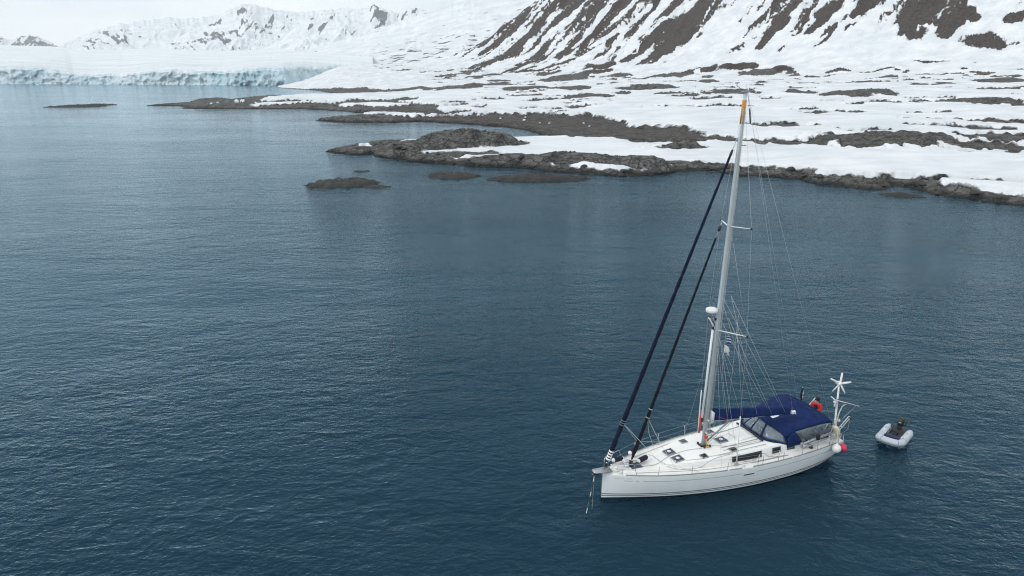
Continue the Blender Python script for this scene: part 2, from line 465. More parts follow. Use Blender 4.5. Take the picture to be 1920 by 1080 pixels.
def build_terrain():
    az0, az1 = R(-40), R(44)
    az = np.concatenate([np.linspace(R(-46), az0, 40, endpoint=False), np.linspace(az0, R(37.5), 1560, endpoint=False), np.linspace(R(37.5), R(60), 90)])
    rr = np.concatenate([np.geomspace(100, 260, 460, endpoint=False), np.geomspace(260, 2300, 520)])
    A, RR = np.meshgrid(az, rr)
    nr, nc = A.shape
    ri = np.unique(np.append(np.arange(0, nr, 4), nr - 1)); ci = np.unique(np.append(np.arange(0, nc, 4), nc - 1))
    Ac, Rc = A[np.ix_(ri, ci)], RR[np.ix_(ri, ci)]
    xc, yc = Rc * np.sin(Ac), Rc * np.cos(Ac)
    d = upsample(signed(xc, yc, POLY), ri, ci, nr, nc).ravel()
    dm = upsample(signed(xc, yc, FOOT), ri, ci, nr, nc).ravel()
    A = A.ravel(); RR = RR.ravel()
    sel = np.nonzero(d > -9 * np.clip(RR / 160, 1, 4))[0]
    remap = np.full(nr * nc, -1, np.int64); remap[sel] = np.arange(len(sel))
    A = A[sel]; RR = RR[sel]; d = d[sel]; dm = dm[sel]
    x = RR * np.sin(A); y = RR * np.cos(A)
    k = np.clip(RR / 160.0, 1, 4)
    d = d + k * (1.3 * fbm(x / 9, y / 9, 3, 5) + 0.7 * fbm(x / 2.7, y / 2.7, 3, 9))
    h = ground_profile(x, y, d, dm)
    dp = np.maximum(d, 0)
    # rugged shore rock: belts of ridges along the coast
    rough = smooth(-1, 2, d) * (1 - smooth(2.5, 8, d)) * (1 - smooth(300, 420, RR) * .6) * (1 - .4 * smooth(R(14), R(20), A))
    rg = ridged(x / 8 + .3 * y / 8, y / 4.5, 5, 71, .62)
    lump = np.abs(perlin(x / 4.6, y / 3.4, 75)) * 1.5 + .5 * np.abs(perlin(x / 1.9 + 4, y / 1.5, 76)) * 1.5
    h = h + rough * (0.05 + 0.28 * rg + 0.40 * lump)
    h = h + 0.85 * smooth(3, 22, d) * fbm(x / 30, y / 30, 4, 3) * np.clip(RR / 250, 1, 5)
    snow = np.full(x.shape, 1.0); tone = np.full(x.shape, 0.15)
    # width of the bare belt along the water
    bayc = sea(930, 250)
    bay = np.exp(-(((x - bayc[0]) / 75) ** 2 + ((y - bayc[1]) / 55) ** 2))
    left = smooth(R(-1), R(-9), A) * smooth(300, 420, RR) * (1 - smooth(900, 1050, RR))
    right = smooth(R(16), R(22), A) * (1 - smooth(180, 260, RR))
    bw = 1.2 + 20 * bay + 55 * left + 2.2 * right
    snow = np.minimum(snow, np.clip((d - bw) / (2.5 + 3 * bay + 5 * left), -1, 1))
    beach = np.clip(bay * 1.2, 0, 1) * (1 - smooth(.3, 1, rough))
    tone = np.maximum(tone, 0.8 * smooth(0.25, 0.6, bay))
    # the big whaleback at the point and its shelf, as rounded rock masses
    def mass(px, py, Yf, wa, wd, ht, rot=0.0, p=2.0, seed=0, lobes=0.35, sharp=1.0):
        a, _ = az_slope(px, py)
        r = Yf / math.cos(a)
        cx, cy = r * math.sin(a), r * math.cos(a)
        m_ = max(wa, wd) * 2
        w = np.nonzero((np.abs(x - cx) < m_) & (np.abs(y - cy) < m_))[0]
        xs, ys = x[w], y[w]
        ca, sa = math.cos(-a + rot), math.sin(-a + rot)
        dx, dy = xs - cx, ys - cy
        u = (dx * ca + dy * sa); v = (-dx * sa + dy * ca)
        wob = 1 + lobes * fbm(xs / 9, ys / 9, 3, 100 + seed)
        q = np.sqrt((u / wa) ** 2 + (v / wd) ** 2) / wob
        f = np.clip(1 - q ** p, 0, 1)
        crag = ridged(xs / 6.5 + u * .02, ys / 4.2, 4, 120 + seed, .6)
        bumpy = 3 * np.abs(perlin(xs / 3.2, ys / 2.4, 140 + seed)) + 1.2 * np.abs(perlin(xs / 1.4, ys / 1.2, 150 + seed)) - .9
        hh = ht * f ** .7 * (1 + sharp * (0.10 * crag + 0.035 * bumpy) * smooth(0, .5, f))
        stp = .55; tr_ = hh / stp; fr_ = tr_ - np.floor(tr_); hh = hh * .45 + .55 * stp * (np.floor(tr_) + smooth(.35, .95, fr_))
        h0 = h[w]
        h[w] = np.where(hh > 0.02, np.maximum(h0, 0) * (1 - smooth(0, .4, f) * .6) + hh, h0)
        snow[w] = np.minimum(snow[w], np.clip((q - 1.0) * 3.0, -1, 1))
    mass(868, 280, 188, 15.5, 9, 5.3, 0.05, 2.2, 1)
    mass(800, 285, 184, 13, 8, 3.5, 0.0, 2.0, 2)
    mass(760, 285, 182, 8.5, 7, 2.1, 0.1, 2.0, 3)
    mass(935, 280, 188, 8.5, 6, 3.3, -0.1, 2.0, 4)
    mass(850, 300, 170, 12, 4.5, 1.6, 0.0, 2.0, 5)
    mass(965, 306, 162, 12, 3.6, 2.0, 0.06, 2.0, 6)
    mass(1055, 300, 158, 9, 4.2, 2.8, 0.05, 2.0, 7)
    mass(1110, 305, 155, 10, 4.5, 2.6, 0.05, 2.0, 8)
    mass(1195, 310, 151, 8.5, 4.5, 2.7, 0.05, 2.0, 9)
    mass(1270, 312, 155, 5, 2.6, 1.3, 0.05, 2.0, 10)
    mass(730, 268, 198, 5.5, 4, 2.0, 0.0, 2.0, 11)
    mass(675, 282, 188, 6.5, 3.4, 1.2, 0.0, 2.0, 12)
    mass(640, 282, 191, 4.5, 3, .8, 0.0, 2.0, 13)
    mass(690, 222, 322, 16, 7, 2.2, 0.0, 2.0, 14)
    mass(640, 223, 324, 11, 5, 1.5, 0.0, 2.0, 15)
    mass(606, 206, 442, 11, 7, 2.6, 0.0, 2.0, 16)
    mass(430, 202, 452, 26, 8, 2.2, 0.0, 2.0, 17)
    mass(400, 189, 560, 16, 10, 2.2, 0.0, 2.0, 18)
    mass(1560, 345, 133, 5.5, 2.2, 1.0, 0.05, 2.0, 19)
    mass(1625, 350, 130, 4.5, 2, .8, 0.05, 2.0, 20)
    mass(1770, 350, 127, 8, 2.2, .9, -.1, 2.0, 21)
    mass(1860, 356, 123, 8, 2.4, .9, -.15, 2.0, 22)
    mass(1400, 325, 147, 6, 2.2, .9, 0.0, 2.0, 23)
    mass(1340, 316, 153, 5, 2.2, .9, 0.0, 2.0, 24)
    mass(1470, 330, 142, 6, 2.2, .9, 0.0, 2.0, 25)
    # low skirt reefs at right
    # hummocks
    wx = x + 0.05 * RR * fbm(x / (0.06 * RR), y / (0.06 * RR), 3, 201)
    wy = y + 0.05 * RR * fbm(x / (0.06 * RR) + 5.2, y / (0.06 * RR) + 1.3, 3, 207)
    def ellipse(px, py, hw, hh, share):
        """window and normalised radius of a photo ellipse laid on the ground"""
        c = hit(px, py + hh * 0.3 * (share > 0))
        m = c[2] / FPX; a = math.atan2(c[0], c[1])
        c2 = hit(px, py + hh * 0.3 * (share > 0) + 3); grad = max((c[2] - c2[2]) / 3.0, 0.25 * m)      # metres of depth per pixel
        wa = hw * m * 1.08
        wd = hh * grad
        if share > 0: wd = float(np.clip(wd * (1.2 - share), hh * m * 1.2, wa * 1.6))
        m_ = max(wa, wd) * 1.8 + 0.1 * c[2]
        w = np.nonzero((np.abs(x - c[0]) < m_) & (np.abs(y - c[1]) < m_))[0]
        ca, sa = math.cos(-a), math.sin(-a)
        dx, dy = wx[w] - c[0], wy[w] - c[1]
        q = np.sqrt(((dx * ca + dy * sa) / wa) ** 2 + ((-dx * sa + dy * ca) / wd) ** 2)
        return w, q, m, wa
    for (px, py, hw, hh, share, tn) in PATCH:
        hh *= 1.25; w, q, m, wa = ellipse(px, py, hw * 1.04, hh, share)
        ht = min(2 * hh * share * m * 0.7, 0.32 * wa)
        f = np.clip(1 - q * q * 0.8, 0, 1)
        h[w] += ht * f * f * (3 - 2 * f) * (1 + .25 * fbm(x[w] / (m * 14), y[w] / (m * 14), 3, 300))
        s_ = np.clip((q - 1.0) * 2.0 + .8 * fbm(x[w] / (m * 24), y[w] / (m * 60), 3, 310), -1, 1)
        snow[w] = np.minimum(snow[w], s_)
        tone[w] = np.where(s_ < .3, tn * .7, tone[w])
    for (px, py, hw, hh) in BEACH:
        w, q, m, wa = ellipse(px, py, hw, hh, 0)
        s_ = np.clip((q - 1.0) * 2.2, -1, 1)
        snow[w] = np.minimum(snow[w], s_); tone[w] = np.where(s_ < .3, .55, tone[w])
    for (px, py, hw, hh) in SNOWY:
        w, q, m, wa = ellipse(px, py, hw, hh, 0)
        snow[w] = np.maximum(snow[w], np.clip((1.0 - q) * 2.2, -1, 1))
    # the mountain: ribs and gullies down the fall line, bare streaks where the snow has slid away
    FA, FB = FOOT[2], FOOT[4]
    e = (FB - FA) / np.hypot(*(FB - FA)); nrm = np.array([e[1], -e[0]]) * -1
    if nrm @ np.array([1.0, 1.0]) < 0: nrm = -nrm
    mi = np.nonzero(dm > -70)[0]
    xm, ym, dmm, Am = x[mi], y[mi], dm[mi], A[mi]
    mu = xm * e[0] + ym * e[1]; mv = xm * nrm[0] + ym * nrm[1]
    on = smooth(60, 190, dmm)
    rib = ridged(mu / 75 + .15 * fbm(mv / 90, mu / 90, 2, 77), mv / 420, 3, 401)
    h[mi] += on * (7.5 * rib + 2.2 * fbm(mu / 14, mv / 45, 4, 411))
    warpu = mu + 14 * fbm(mu / 38, mv / 60, 3, 421) + 7 * fbm(mu / 10, mv / 20, 3, 431)
    warpv = mv + 14 * fbm(mu / 30, mv / 60, 3, 441)
    rocks = np.full(mu.shape, -1.0); snows = np.full(mu.shape, -1.0)
    for (p0, p1, wpx, sg) in STREAK:
        a0 = hit(*p0); a1 = hit(*p1)
        m = 0.5 * (a0[2] + a1[2]) / FPX
        w_ = wpx * m * 0.64
        u0, v0 = a0[0] * e[0] + a0[1] * e[1], a0[0] * nrm[0] + a0[1] * nrm[1]
        u1, v1 = a1[0] * e[0] + a1[1] * e[1], a1[0] * nrm[0] + a1[1] * nrm[1]
        du, dv = u1 - u0, v1 - v0
        wi = np.nonzero((warpu > min(u0, u1) - 2.2 * w_) & (warpu < max(u0, u1) + 2.2 * w_) & (warpv > min(v0, v1) - 2.2 * w_) & (warpv < max(v0, v1) + 2.2 * w_))[0]
        wu, wv = warpu[wi], warpv[wi]
        t = np.clip(((wu - u0) * du + (wv - v0) * dv) / (du * du + dv * dv + 1e-6), 0, 1)
        q = np.hypot(wu - u0 - t * du, wv - v0 - t * dv) / (w_ * (0.75 + .5 * np.sin(np.pi * np.clip(t, .05, .95))))
        s_ = np.clip((1 - q) * 1.3, -1, 1)
        if sg > 0: rocks[wi] = np.maximum(rocks[wi], s_)
        else: snows[wi] = np.maximum(snows[wi], s_)
    # the left flank is mostly bare; finer random streaks over the whole face
    fine = fbm(warpu / 16, mv / 120, 4, 461)
    leftf = smooth(R(15), R(4), Am)
    rocks = np.maximum(rocks, np.clip((fine - (0.27 - 0.40 * leftf)) * 2.2 - .9 * (1 - on), -1, .8))
    rocks = rocks + .85 * fbm(mu / 7, mv / 17, 4, 491, .6) * smooth(-1, -.5, rocks) + .25 * fbm(mu / 30, mv / 30, 3, 495) * smooth(-1, -.6, rocks)
    gl_ = ridged(warpu / 26 + .3 * fbm(mv / 40, mu / 40, 2, 503), mv / 240, 2, 499) + .25 * fbm(mu / 60, mv / 80, 2, 507)
    snows = np.maximum(snows, (gl_ - .86) * 4.0)
    mt = np.minimum(1.0, np.maximum(-rocks, snows))
    snow[mi] = np.minimum(snow[mi], mt)
    brown = np.clip(0.55 + 1.2 * fbm(mu / 60, mv / 160, 3, 481), 0, 1)
    tone[mi] = np.where(dmm > 40, np.maximum(brown, .75), tone[mi])
    # snow lies on top of the ground: a bank with a rounded lip along the shore
    thick = (0.75 + .6 * smooth(R(19), R(24), A) * (1 - smooth(180, 260, RR))) * smooth(-0.15, .3, snow + 0.5 * fbm(x / 3.2, y / 3.2, 2, 55)) * smooth(1, 4, d)
    h = h + thick * np.clip(RR / 170, .9, 2.0)
    # rock micro relief
    bare = 1 - smooth(-.2, .3, snow)
    h = h + bare * smooth(0, 4, d) * 0.10 * (1 - .7 * np.clip(bay * 2, 0, 1)) * np.clip(RR / 170, 1, 4) * fbm(x / (1.6 * np.clip(RR / 170, 1, 4)), y / (1.6 * np.clip(RR / 170, 1, 4)), 3, 66)
    h = np.where(d < -0.5, np.minimum(h, np.where(h > 0.05, h, -0.3)), h)
    TERR.update(az=az, rr=rr, remap=remap.reshape(nr, nc), h=h, snow=snow)
    q = remap[grid_quads(nr, nc)]
    q = q[(q >= 0).all(1)]
    q = q[(h[q] > -0.28).any(1)][:, ::-1]
    v, q, at = compact(np.stack([x, y, h], -1), q, {'snow': snow, 'tone': tone})
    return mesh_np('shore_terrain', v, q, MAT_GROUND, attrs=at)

tag(build_terrain(), kind='structure')

# ------------------------------------------------------------------ glacier
def build_glacier():
    top_px = [(-400, 131), (-200, 133), (-60, 130), (0, 128), (55, 129.5), (91, 133), (128, 138), (138, 142), (182, 144), (237, 142), (277, 137),
              (328, 134), (365, 137), (419, 138), (467, 133), (529, 130), (575, 128), (640, 127), (760, 126)]
    front_px = [(-400, 155), (0, 157.5), (200, 158.7), (400, 159.8), (535, 160.8)]
    azt = [az_slope(*q)[0] for q in top_px]; slt = [az_slope(*q)[1] for q in top_px]
    azf = [az_slope(*q)[0] for q in front_px]; rf = [np.hypot(*sea(*q)) for q in front_px]
    az = np.linspace(azf[0], az_slope(700, 130)[0], 900)
    rfr = np.interp(az, azf, rf)
    rfr = np.where(az > azf[-1], rf[-1] + (az - azf[-1]) * 2600, rfr)
    s = az * 1600
    zt0 = CAMH + rfr * np.interp(az, azt, slt); zt = zt0 + 5.0 * fbm(s / 26, s * 0, 4, 801)
    nr = 26
    tc = np.linspace(0, 1, nr)
    Z = -1.5 + (zt[None, :] + 1.5) * tc[:, None]
    S2 = np.broadcast_to(s, Z.shape)
    off = 26 * fbm(S2 / 90, Z / 60, 2, 811) + 9 * np.abs(fbm(S2 / 22, Z / 34, 3, 821)) * 2 + 5 * fbm(S2 / 8, Z / 9, 3, 831) + 7 * ridged(S2 / 19 + .6 * fbm(S2 / 60, Z / 40, 2, 837), Z / 40, 3, 835) * (.4 + .9 * np.abs(fbm(S2 / 110, Z * 0, 2, 839))) + tc[:, None] ** 2 * 8
    RRc = rfr[None, :] + off
    back = np.concatenate([np.geomspace(2, 400, 70), np.geomspace(430, 4600, 40)])
    RRt = rfr[None, :] + (RRc[-1:, :] - rfr[None, :]) * np.exp(-back[:, None] / 200) + back[:, None]
    St = np.broadcast_to(s, RRt.shape)
    fd = np.exp(-back[:, None] / 40); Zt = zt0[None, :] + (zt - zt0)[None, :] * fd + 165 * (back[:, None] / 4000) ** 0.95 + 6 * (1 - np.exp(-back[:, None] / 120))
    crev = np.exp(-back[:, None] / 260)
    Zt = Zt + crev * 3.2 * ridged(St / 30, RRt / 14, 3, 841) * smooth(0, 12, back)[:, None] + 4 * fbm(St / 200, RRt / 200, 3, 851) * smooth(0, 150, back)[:, None]
    RR_ = np.concatenate([RRc, RRt]); Z_ = np.concatenate([Z, Zt])
    A_ = np.broadcast_to(az, RR_.shape)
    snow = np.concatenate([np.full(Z.shape, -1.0) + 1.1 * smooth(.75, 1, tc)[:, None] * np.ones_like(Z) + .5 * fbm(S2 / 60, Z / 30, 2, 861),
                           0.2 + 0.8 * smooth(0, 60, back)[:, None] - .7 * crev * np.abs(fbm(St / 40, RRt / 12, 3, 871)) * 2])
    v = np.stack([RR_ * np.sin(A_), RR_ * np.cos(A_), Z_], -1).reshape(-1, 3)
    return mesh_np('glacier', v, grid_quads(len(RR_), len(az)), MAT_ICE, attrs={'snow': snow.ravel(), 'tone': snow.ravel() * 0})
tag(build_glacier(), kind='structure')

# ------------------------------------------------------------------ far mountains
def far_mountain(ridge_px, Rr, depth, foot_z, seed, rock, gully=60, amp=30, patch=False, prof=1.25, fade=0.0):
    a = np.array([az_slope(*q)[0] for q in ridge_px]); s = np.array([az_slope(*q)[1] for q in ridge_px])
    az = np.linspace(a[0], a[-1], 420)
    S_ = az * Rr
    hr = CAMH + Rr * np.interp(az, a, s)
    crest = 0.003 * Rr * ridged(S_ / 70, S_ * 0 + .37, 3, seed)
    t = np.concatenate([np.linspace(0, 1, 150), np.linspace(1, 1.6, 24)[1:]])
    T, H = np.meshgrid(t, hr, indexing='ij')
    Sg = np.broadcast_to(S_, T.shape)
    tt = np.minimum(T, 1)
    Z = foot_z + (H - foot_z) * np.where(T <= 1, tt ** prof, 1 - (T - 1) * 1.1) + crest[None, :] * smooth(.72, 1.0, T)
    g = ridged(Sg / gully + .6 * fbm(Sg / 200, T * 3, 2, seed + 3), T * depth / (gully * 5), 4, seed + 5)
    Z = Z + amp * g * 4 * np.clip(tt * (1.02 - tt), 0, 1) + 0.05 * amp * fbm(Sg / 25, T * depth / 40, 3, seed + 8) * tt
    RR_ = Rr - depth + depth * T
    A_ = np.broadcast_to(az, T.shape)
    PXX = A_
    if patch:
        n = fbm(Sg / 70, T * depth / 32, 5, seed + 11, .55)
        snow = np.clip((0.17 - n) * 3 + rock(A_, T), -1, 1)
    else:
        sl = 3.5 * np.sign(np.sin(Sg / 420 + seed))
        n = .62 * (ridged(Sg / 75 + sl * T + .5 * fbm(Sg / 120, T * 4, 2, seed + 21), T * 1.6, 2, seed + 11) - .42) + .5 * fbm(Sg / 30 + sl * T, T * depth / 160, 4, seed + 13, .6)
        snow = np.clip((0.12 - n) * 3 + rock(A_, T) + 1.2 * smooth(.88, 1.0, T) * fade, -1, 1)
    v = np.stack([RR_ * np.sin(A_), RR_ * np.cos(A_), Z], -1).reshape(-1, 3)
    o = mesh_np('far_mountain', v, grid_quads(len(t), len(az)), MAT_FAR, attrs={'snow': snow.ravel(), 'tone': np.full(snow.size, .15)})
    return tag(o, kind='structure')

def AZ(px): return az_slope(px, 60)[0]
def spot(A, T, px, t, wpx, wt, amt):
    return -amt * np.exp(-((A - AZ(px)) / (wpx / FPX)) ** 2 - ((T - t) / wt) ** 2)

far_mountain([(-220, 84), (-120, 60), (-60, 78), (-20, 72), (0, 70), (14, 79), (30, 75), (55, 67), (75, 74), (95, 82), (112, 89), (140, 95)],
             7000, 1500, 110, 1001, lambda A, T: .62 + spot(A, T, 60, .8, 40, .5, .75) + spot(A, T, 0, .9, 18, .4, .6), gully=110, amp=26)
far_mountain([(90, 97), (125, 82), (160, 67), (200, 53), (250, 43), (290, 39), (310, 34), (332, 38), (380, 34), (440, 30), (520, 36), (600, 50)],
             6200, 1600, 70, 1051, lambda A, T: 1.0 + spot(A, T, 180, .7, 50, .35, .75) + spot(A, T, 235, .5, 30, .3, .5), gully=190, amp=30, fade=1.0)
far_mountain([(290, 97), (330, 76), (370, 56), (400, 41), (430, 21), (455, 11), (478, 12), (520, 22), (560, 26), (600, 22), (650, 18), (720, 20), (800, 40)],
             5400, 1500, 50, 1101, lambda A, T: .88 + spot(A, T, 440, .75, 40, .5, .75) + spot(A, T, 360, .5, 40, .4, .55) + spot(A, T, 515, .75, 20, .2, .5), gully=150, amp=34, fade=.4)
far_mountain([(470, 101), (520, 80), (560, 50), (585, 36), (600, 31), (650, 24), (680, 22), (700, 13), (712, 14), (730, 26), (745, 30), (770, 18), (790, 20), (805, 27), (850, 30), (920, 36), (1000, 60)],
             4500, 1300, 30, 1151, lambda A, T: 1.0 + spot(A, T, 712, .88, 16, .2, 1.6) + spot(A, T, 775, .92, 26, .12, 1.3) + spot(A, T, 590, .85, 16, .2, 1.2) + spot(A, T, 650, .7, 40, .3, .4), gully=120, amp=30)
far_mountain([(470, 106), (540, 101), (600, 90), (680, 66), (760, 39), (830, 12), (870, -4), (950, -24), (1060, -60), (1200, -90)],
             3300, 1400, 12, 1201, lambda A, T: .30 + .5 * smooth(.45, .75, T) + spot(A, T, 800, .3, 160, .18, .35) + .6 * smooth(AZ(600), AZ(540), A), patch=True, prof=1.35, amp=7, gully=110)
# ------------------------------------------------------------------ object materials
def simple(name, c, rough=0.5, metal=0.0, var=0.12, scale=6.0, bumpd=0.0, spec=0.5, coat=0.0):
    b = NT(name)
    n = b.noise(b.objc(), scale, 5, 0.6)
    d = tuple(v * (1 - var) for v in c); l = tuple(min(1, v * (1 + var)) for v in c)
    colr = b.mix(b.mapr(n, 0.3, 0.7), rgb(*d), rgb(*l))
    ins = dict(Base_Color=colr, Roughness=b.mapr(n, 0.3, 0.7, max(rough - .07, 0.02), min(rough + .07, 1)), Metallic=metal, Specular_IOR_Level=spec)
    nd = b.bsdf(**ins)
    if coat: nd.inputs['Coat Weight'].default_value = coat
    if bumpd: b.set(nd, 'Normal', b.bump(b.noise(b.objc(), scale * 4, 4, 0.6), 0.5, bumpd))
    return b.m

def make_hull_mat():
    b = NT('hull_gelcoat')
    z = b.n('ShaderNodeSeparateXYZ', {0: b.objc()}).outputs['Z']
    x = b.n('ShaderNodeSeparateXYZ', {0: b.objc()}).outputs['X']
    ds = b.attr('below_sheer')
    st = b.noise(b.mapping(b.objc(), (0.6, 1, 0.35)), 2.2, 5, 0.6)
    white = b.mix(b.mapr(st, 0.3, 0.72), rgb(0.87, 0.88, 0.875), rgb(0.81, 0.825, 0.82))
    streak = b.noise(b.mapping(b.objc(), (3.2, 1, 0.25)), 1.6, 4, 0.7)
    white = b.mix(b.math('MULTIPLY', b.mapr(streak, 0.58, 0.75, 0, 0.35), b.mapr(z, 0.1, 0.8, 1, 0)), white, rgb(0.56, 0.50, 0.36))
    def band(v, lo, hi):
        return b.math('MULTIPLY', b.mapr(v, lo - .004, lo + .004), b.mapr(v, hi - .004, hi + .004, 1, 0))
    c = b.mix(band(z, 0.225, 0.275), white, rgb(0.02, 0.026, 0.045))
    c = b.mix(band(z, 0.125, 0.165), c, rgb(0.02, 0.026, 0.045))
    gap = b.math('MAXIMUM', b.mapr(x, -5.12, -5.10), b.math('MULTIPLY', b.mapr(x, -5.98, -5.96), b.mapr(x, -5.60, -5.58, 1, 0)))
    gap = b.math('MULTIPLY', gap, b.math('SUBTRACT', 1.0, b.math('MULTIPLY', b.mapr(x, -0.05, -0.03), b.mapr(x, 0.75, 0.77, 1, 0))))
    c = b.mix(b.math('MULTIPLY', b.math('MULTIPLY', band(ds, 0.275, 0.305), gap), 0.75), c, rgb(0.22, 0.24, 0.26))
    c = b.mix(b.mapr(z, 0.035, 0.045, 1, 0), c, rgb(0.02, 0.022, 0.03))
    b.bsdf(Base_Color=c, Roughness=0.22, Specular_IOR_Level=0.5)
    return b.m

def make_canvas(name, c1, c2):
    b = NT(name)
    p = b.objc()
    n = b.noise(p, 2.5, 5, 0.6); n2 = b.noise(b.mapping(p, (1, 1, 0.4)), 5.5, 4, 0.6)
    c = b.mix(b.mapr(n, 0.3, 0.7), rgb(*c1), rgb(*c2))
    b.bsdf(Base_Color=c, Roughness=0.85, Specular_IOR_Level=0.2, Normal=b.bump(b.math('ADD', n2, b.math('MULTIPLY', n, .6)), 0.7, 0.05))
    return b.m

def make_pane(name, tint, alpha):
    """clear vinyl: a see-through sheet with a soft sheen"""
    b = NT(name)
    n = b.noise(b.objc(), 3.0, 4, 0.6)
    nrm = b.bump(n, 0.6, 0.08)
    tr = b.n('ShaderNodeBsdfTransparent', {'Color': rgb(*tint)})
    gl = b.n('ShaderNodeBsdfGlossy', {'Color': rgb(0.9, 0.95, 1), 'Roughness': 0.12, 'Normal': nrm})
    df = b.n('ShaderNodeBsdfDiffuse', {'Color': rgb(0.55, 0.62, 0.68)})
    fr = b.n('ShaderNodeFresnel', {'IOR': 1.6, 'Normal': nrm})
    m1 = b.n('ShaderNodeMixShader', {0: b.mapr(n, 0.35, 0.7, alpha * .4, alpha), 1: tr.outputs[0], 2: df.outputs[0]})
    m2 = b.n('ShaderNodeMixShader', {0: fr.outputs[0], 1: m1.outputs[0], 2: gl.outputs[0]})
    b.t.links.new(m2.outputs[0], b.out.inputs['Surface'])
    return b.m

M = dict(
    hull=make_hull_mat(),
    deck=simple('deck_gelcoat', (0.82, 0.81, 0.77), 0.55, var=.04, scale=1.5),
    white=simple('white_paint', (0.80, 0.80, 0.79), 0.35, var=.04),
    roof=simple('coachroof_gelcoat', (0.85, 0.845, 0.81), 0.4, var=.04, scale=1.2),
    navy=make_canvas('navy_canvas', (0.0055, 0.016, 0.070), (0.009, 0.027, 0.110)),
    genoa=make_canvas('navy_sailcloth', (0.005, 0.007, 0.022), (0.008, 0.012, 0.034)),
    jib=make_canvas('black_sailcloth', (0.008, 0.009, 0.016), (0.014, 0.016, 0.026)),
    alu=simple('mast_aluminium', (0.53, 0.60, 0.65), 0.38, metal=0.15, var=.06, scale=2),
    grey=simple('grey_aluminium', (0.36, 0.38, 0.40), 0.4, metal=0.4, var=.1),
    steel=simple('stainless_steel', (0.62, 0.64, 0.66), 0.22, metal=0.85, var=.05),
    wire=simple('rigging_wire', (0.42, 0.47, 0.50), 0.35, metal=0.3, var=.05),
    window=simple('smoked_window', (0.014, 0.015, 0.020), 0.08, var=.2),
    plexi=simple('hatch_acrylic', (0.055, 0.065, 0.10), 0.12, var=.15),
    black=simple('black_plastic', (0.018, 0.018, 0.020), 0.45, var=.2),
    rubber=simple('black_rubber', (0.02, 0.02, 0.022), 0.7, var=.2),
    fender=simple('navy_fender_cover', (0.012, 0.014, 0.030), 0.9, var=.2, bumpd=.004),
    cream=simple('cream_vinyl', (0.62, 0.58, 0.43), 0.6, var=.1),
    orange=simple('orange_band', (0.58, 0.245, 0.035), 0.5, var=.08),
    red=simple('red_rope', (0.58, 0.045, 0.03), 0.7, var=.15),
    pink=simple('pink_buoy_vinyl', (0.72, 0.03, 0.10), 0.4, var=.08),
    buoy=simple('white_buoy_vinyl', (0.78, 0.78, 0.74), 0.4, var=.05),
    rope=simple('white_rope', (0.66, 0.65, 0.60), 0.85, var=.1, scale=20),
    ropeg=simple('grey_rope', (0.24, 0.24, 0.24), 0.85, var=.15, scale=20),
    chain=simple('galvanised_chain', (0.10, 0.105, 0.11), 0.5, metal=.5, var=.3, scale=20),
    yellow=simple('yellow_fitting', (0.55, 0.38, 0.08), 0.6, var=.1),
    wood=simple('teak', (0.27, 0.17, 0.09), 0.7, var=.2),
    tube=simple('inflatable_grey_fabric', (0.50, 0.54, 0.585), 0.5, var=.05, bumpd=.003),
    strake=simple('grey_rubbing_strake', (0.24, 0.31, 0.35), 0.6, var=.06),
    floor=simple('dinghy_floor_grey', (0.07, 0.08, 0.09), 0.7, var=.15),
    seatb=simple('navy_seat', (0.012, 0.022, 0.075), 0.6, var=.1),
    cushion=simple('blue_grey_cushion', (0.16, 0.22, 0.30), 0.8, var=.15),
    skin=simple('skin', (0.48, 0.27, 0.20), 0.6, var=.06),
    jacket=simple('red_jacket', (0.55, 0.016, 0.016), 0.6, var=.12, bumpd=.01),
    dark=simple('dark_clothing', (0.013, 0.014, 0.018), 0.85, var=.2, bumpd=.01),
    solar=simple('solar_cells', (0.012, 0.016, 0.045), 0.12, var=.2),
    flagw=simple('white_flag_cloth', (0.74, 0.75, 0.76), 0.8, var=.03),
    flagb=simple('blue_flag_cloth', (0.02, 0.04, 0.20), 0.8, var=.05),
    flagk=simple('dark_flag_cloth', (0.012, 0.013, 0.03), 0.8, var=.05),
    clear=make_pane('clear_vinyl', (0.60, 0.68, 0.74), 0.30),
    letter=simple('grey_lettering', (0.34, 0.37, 0.40), 0.5, var=.05),
)

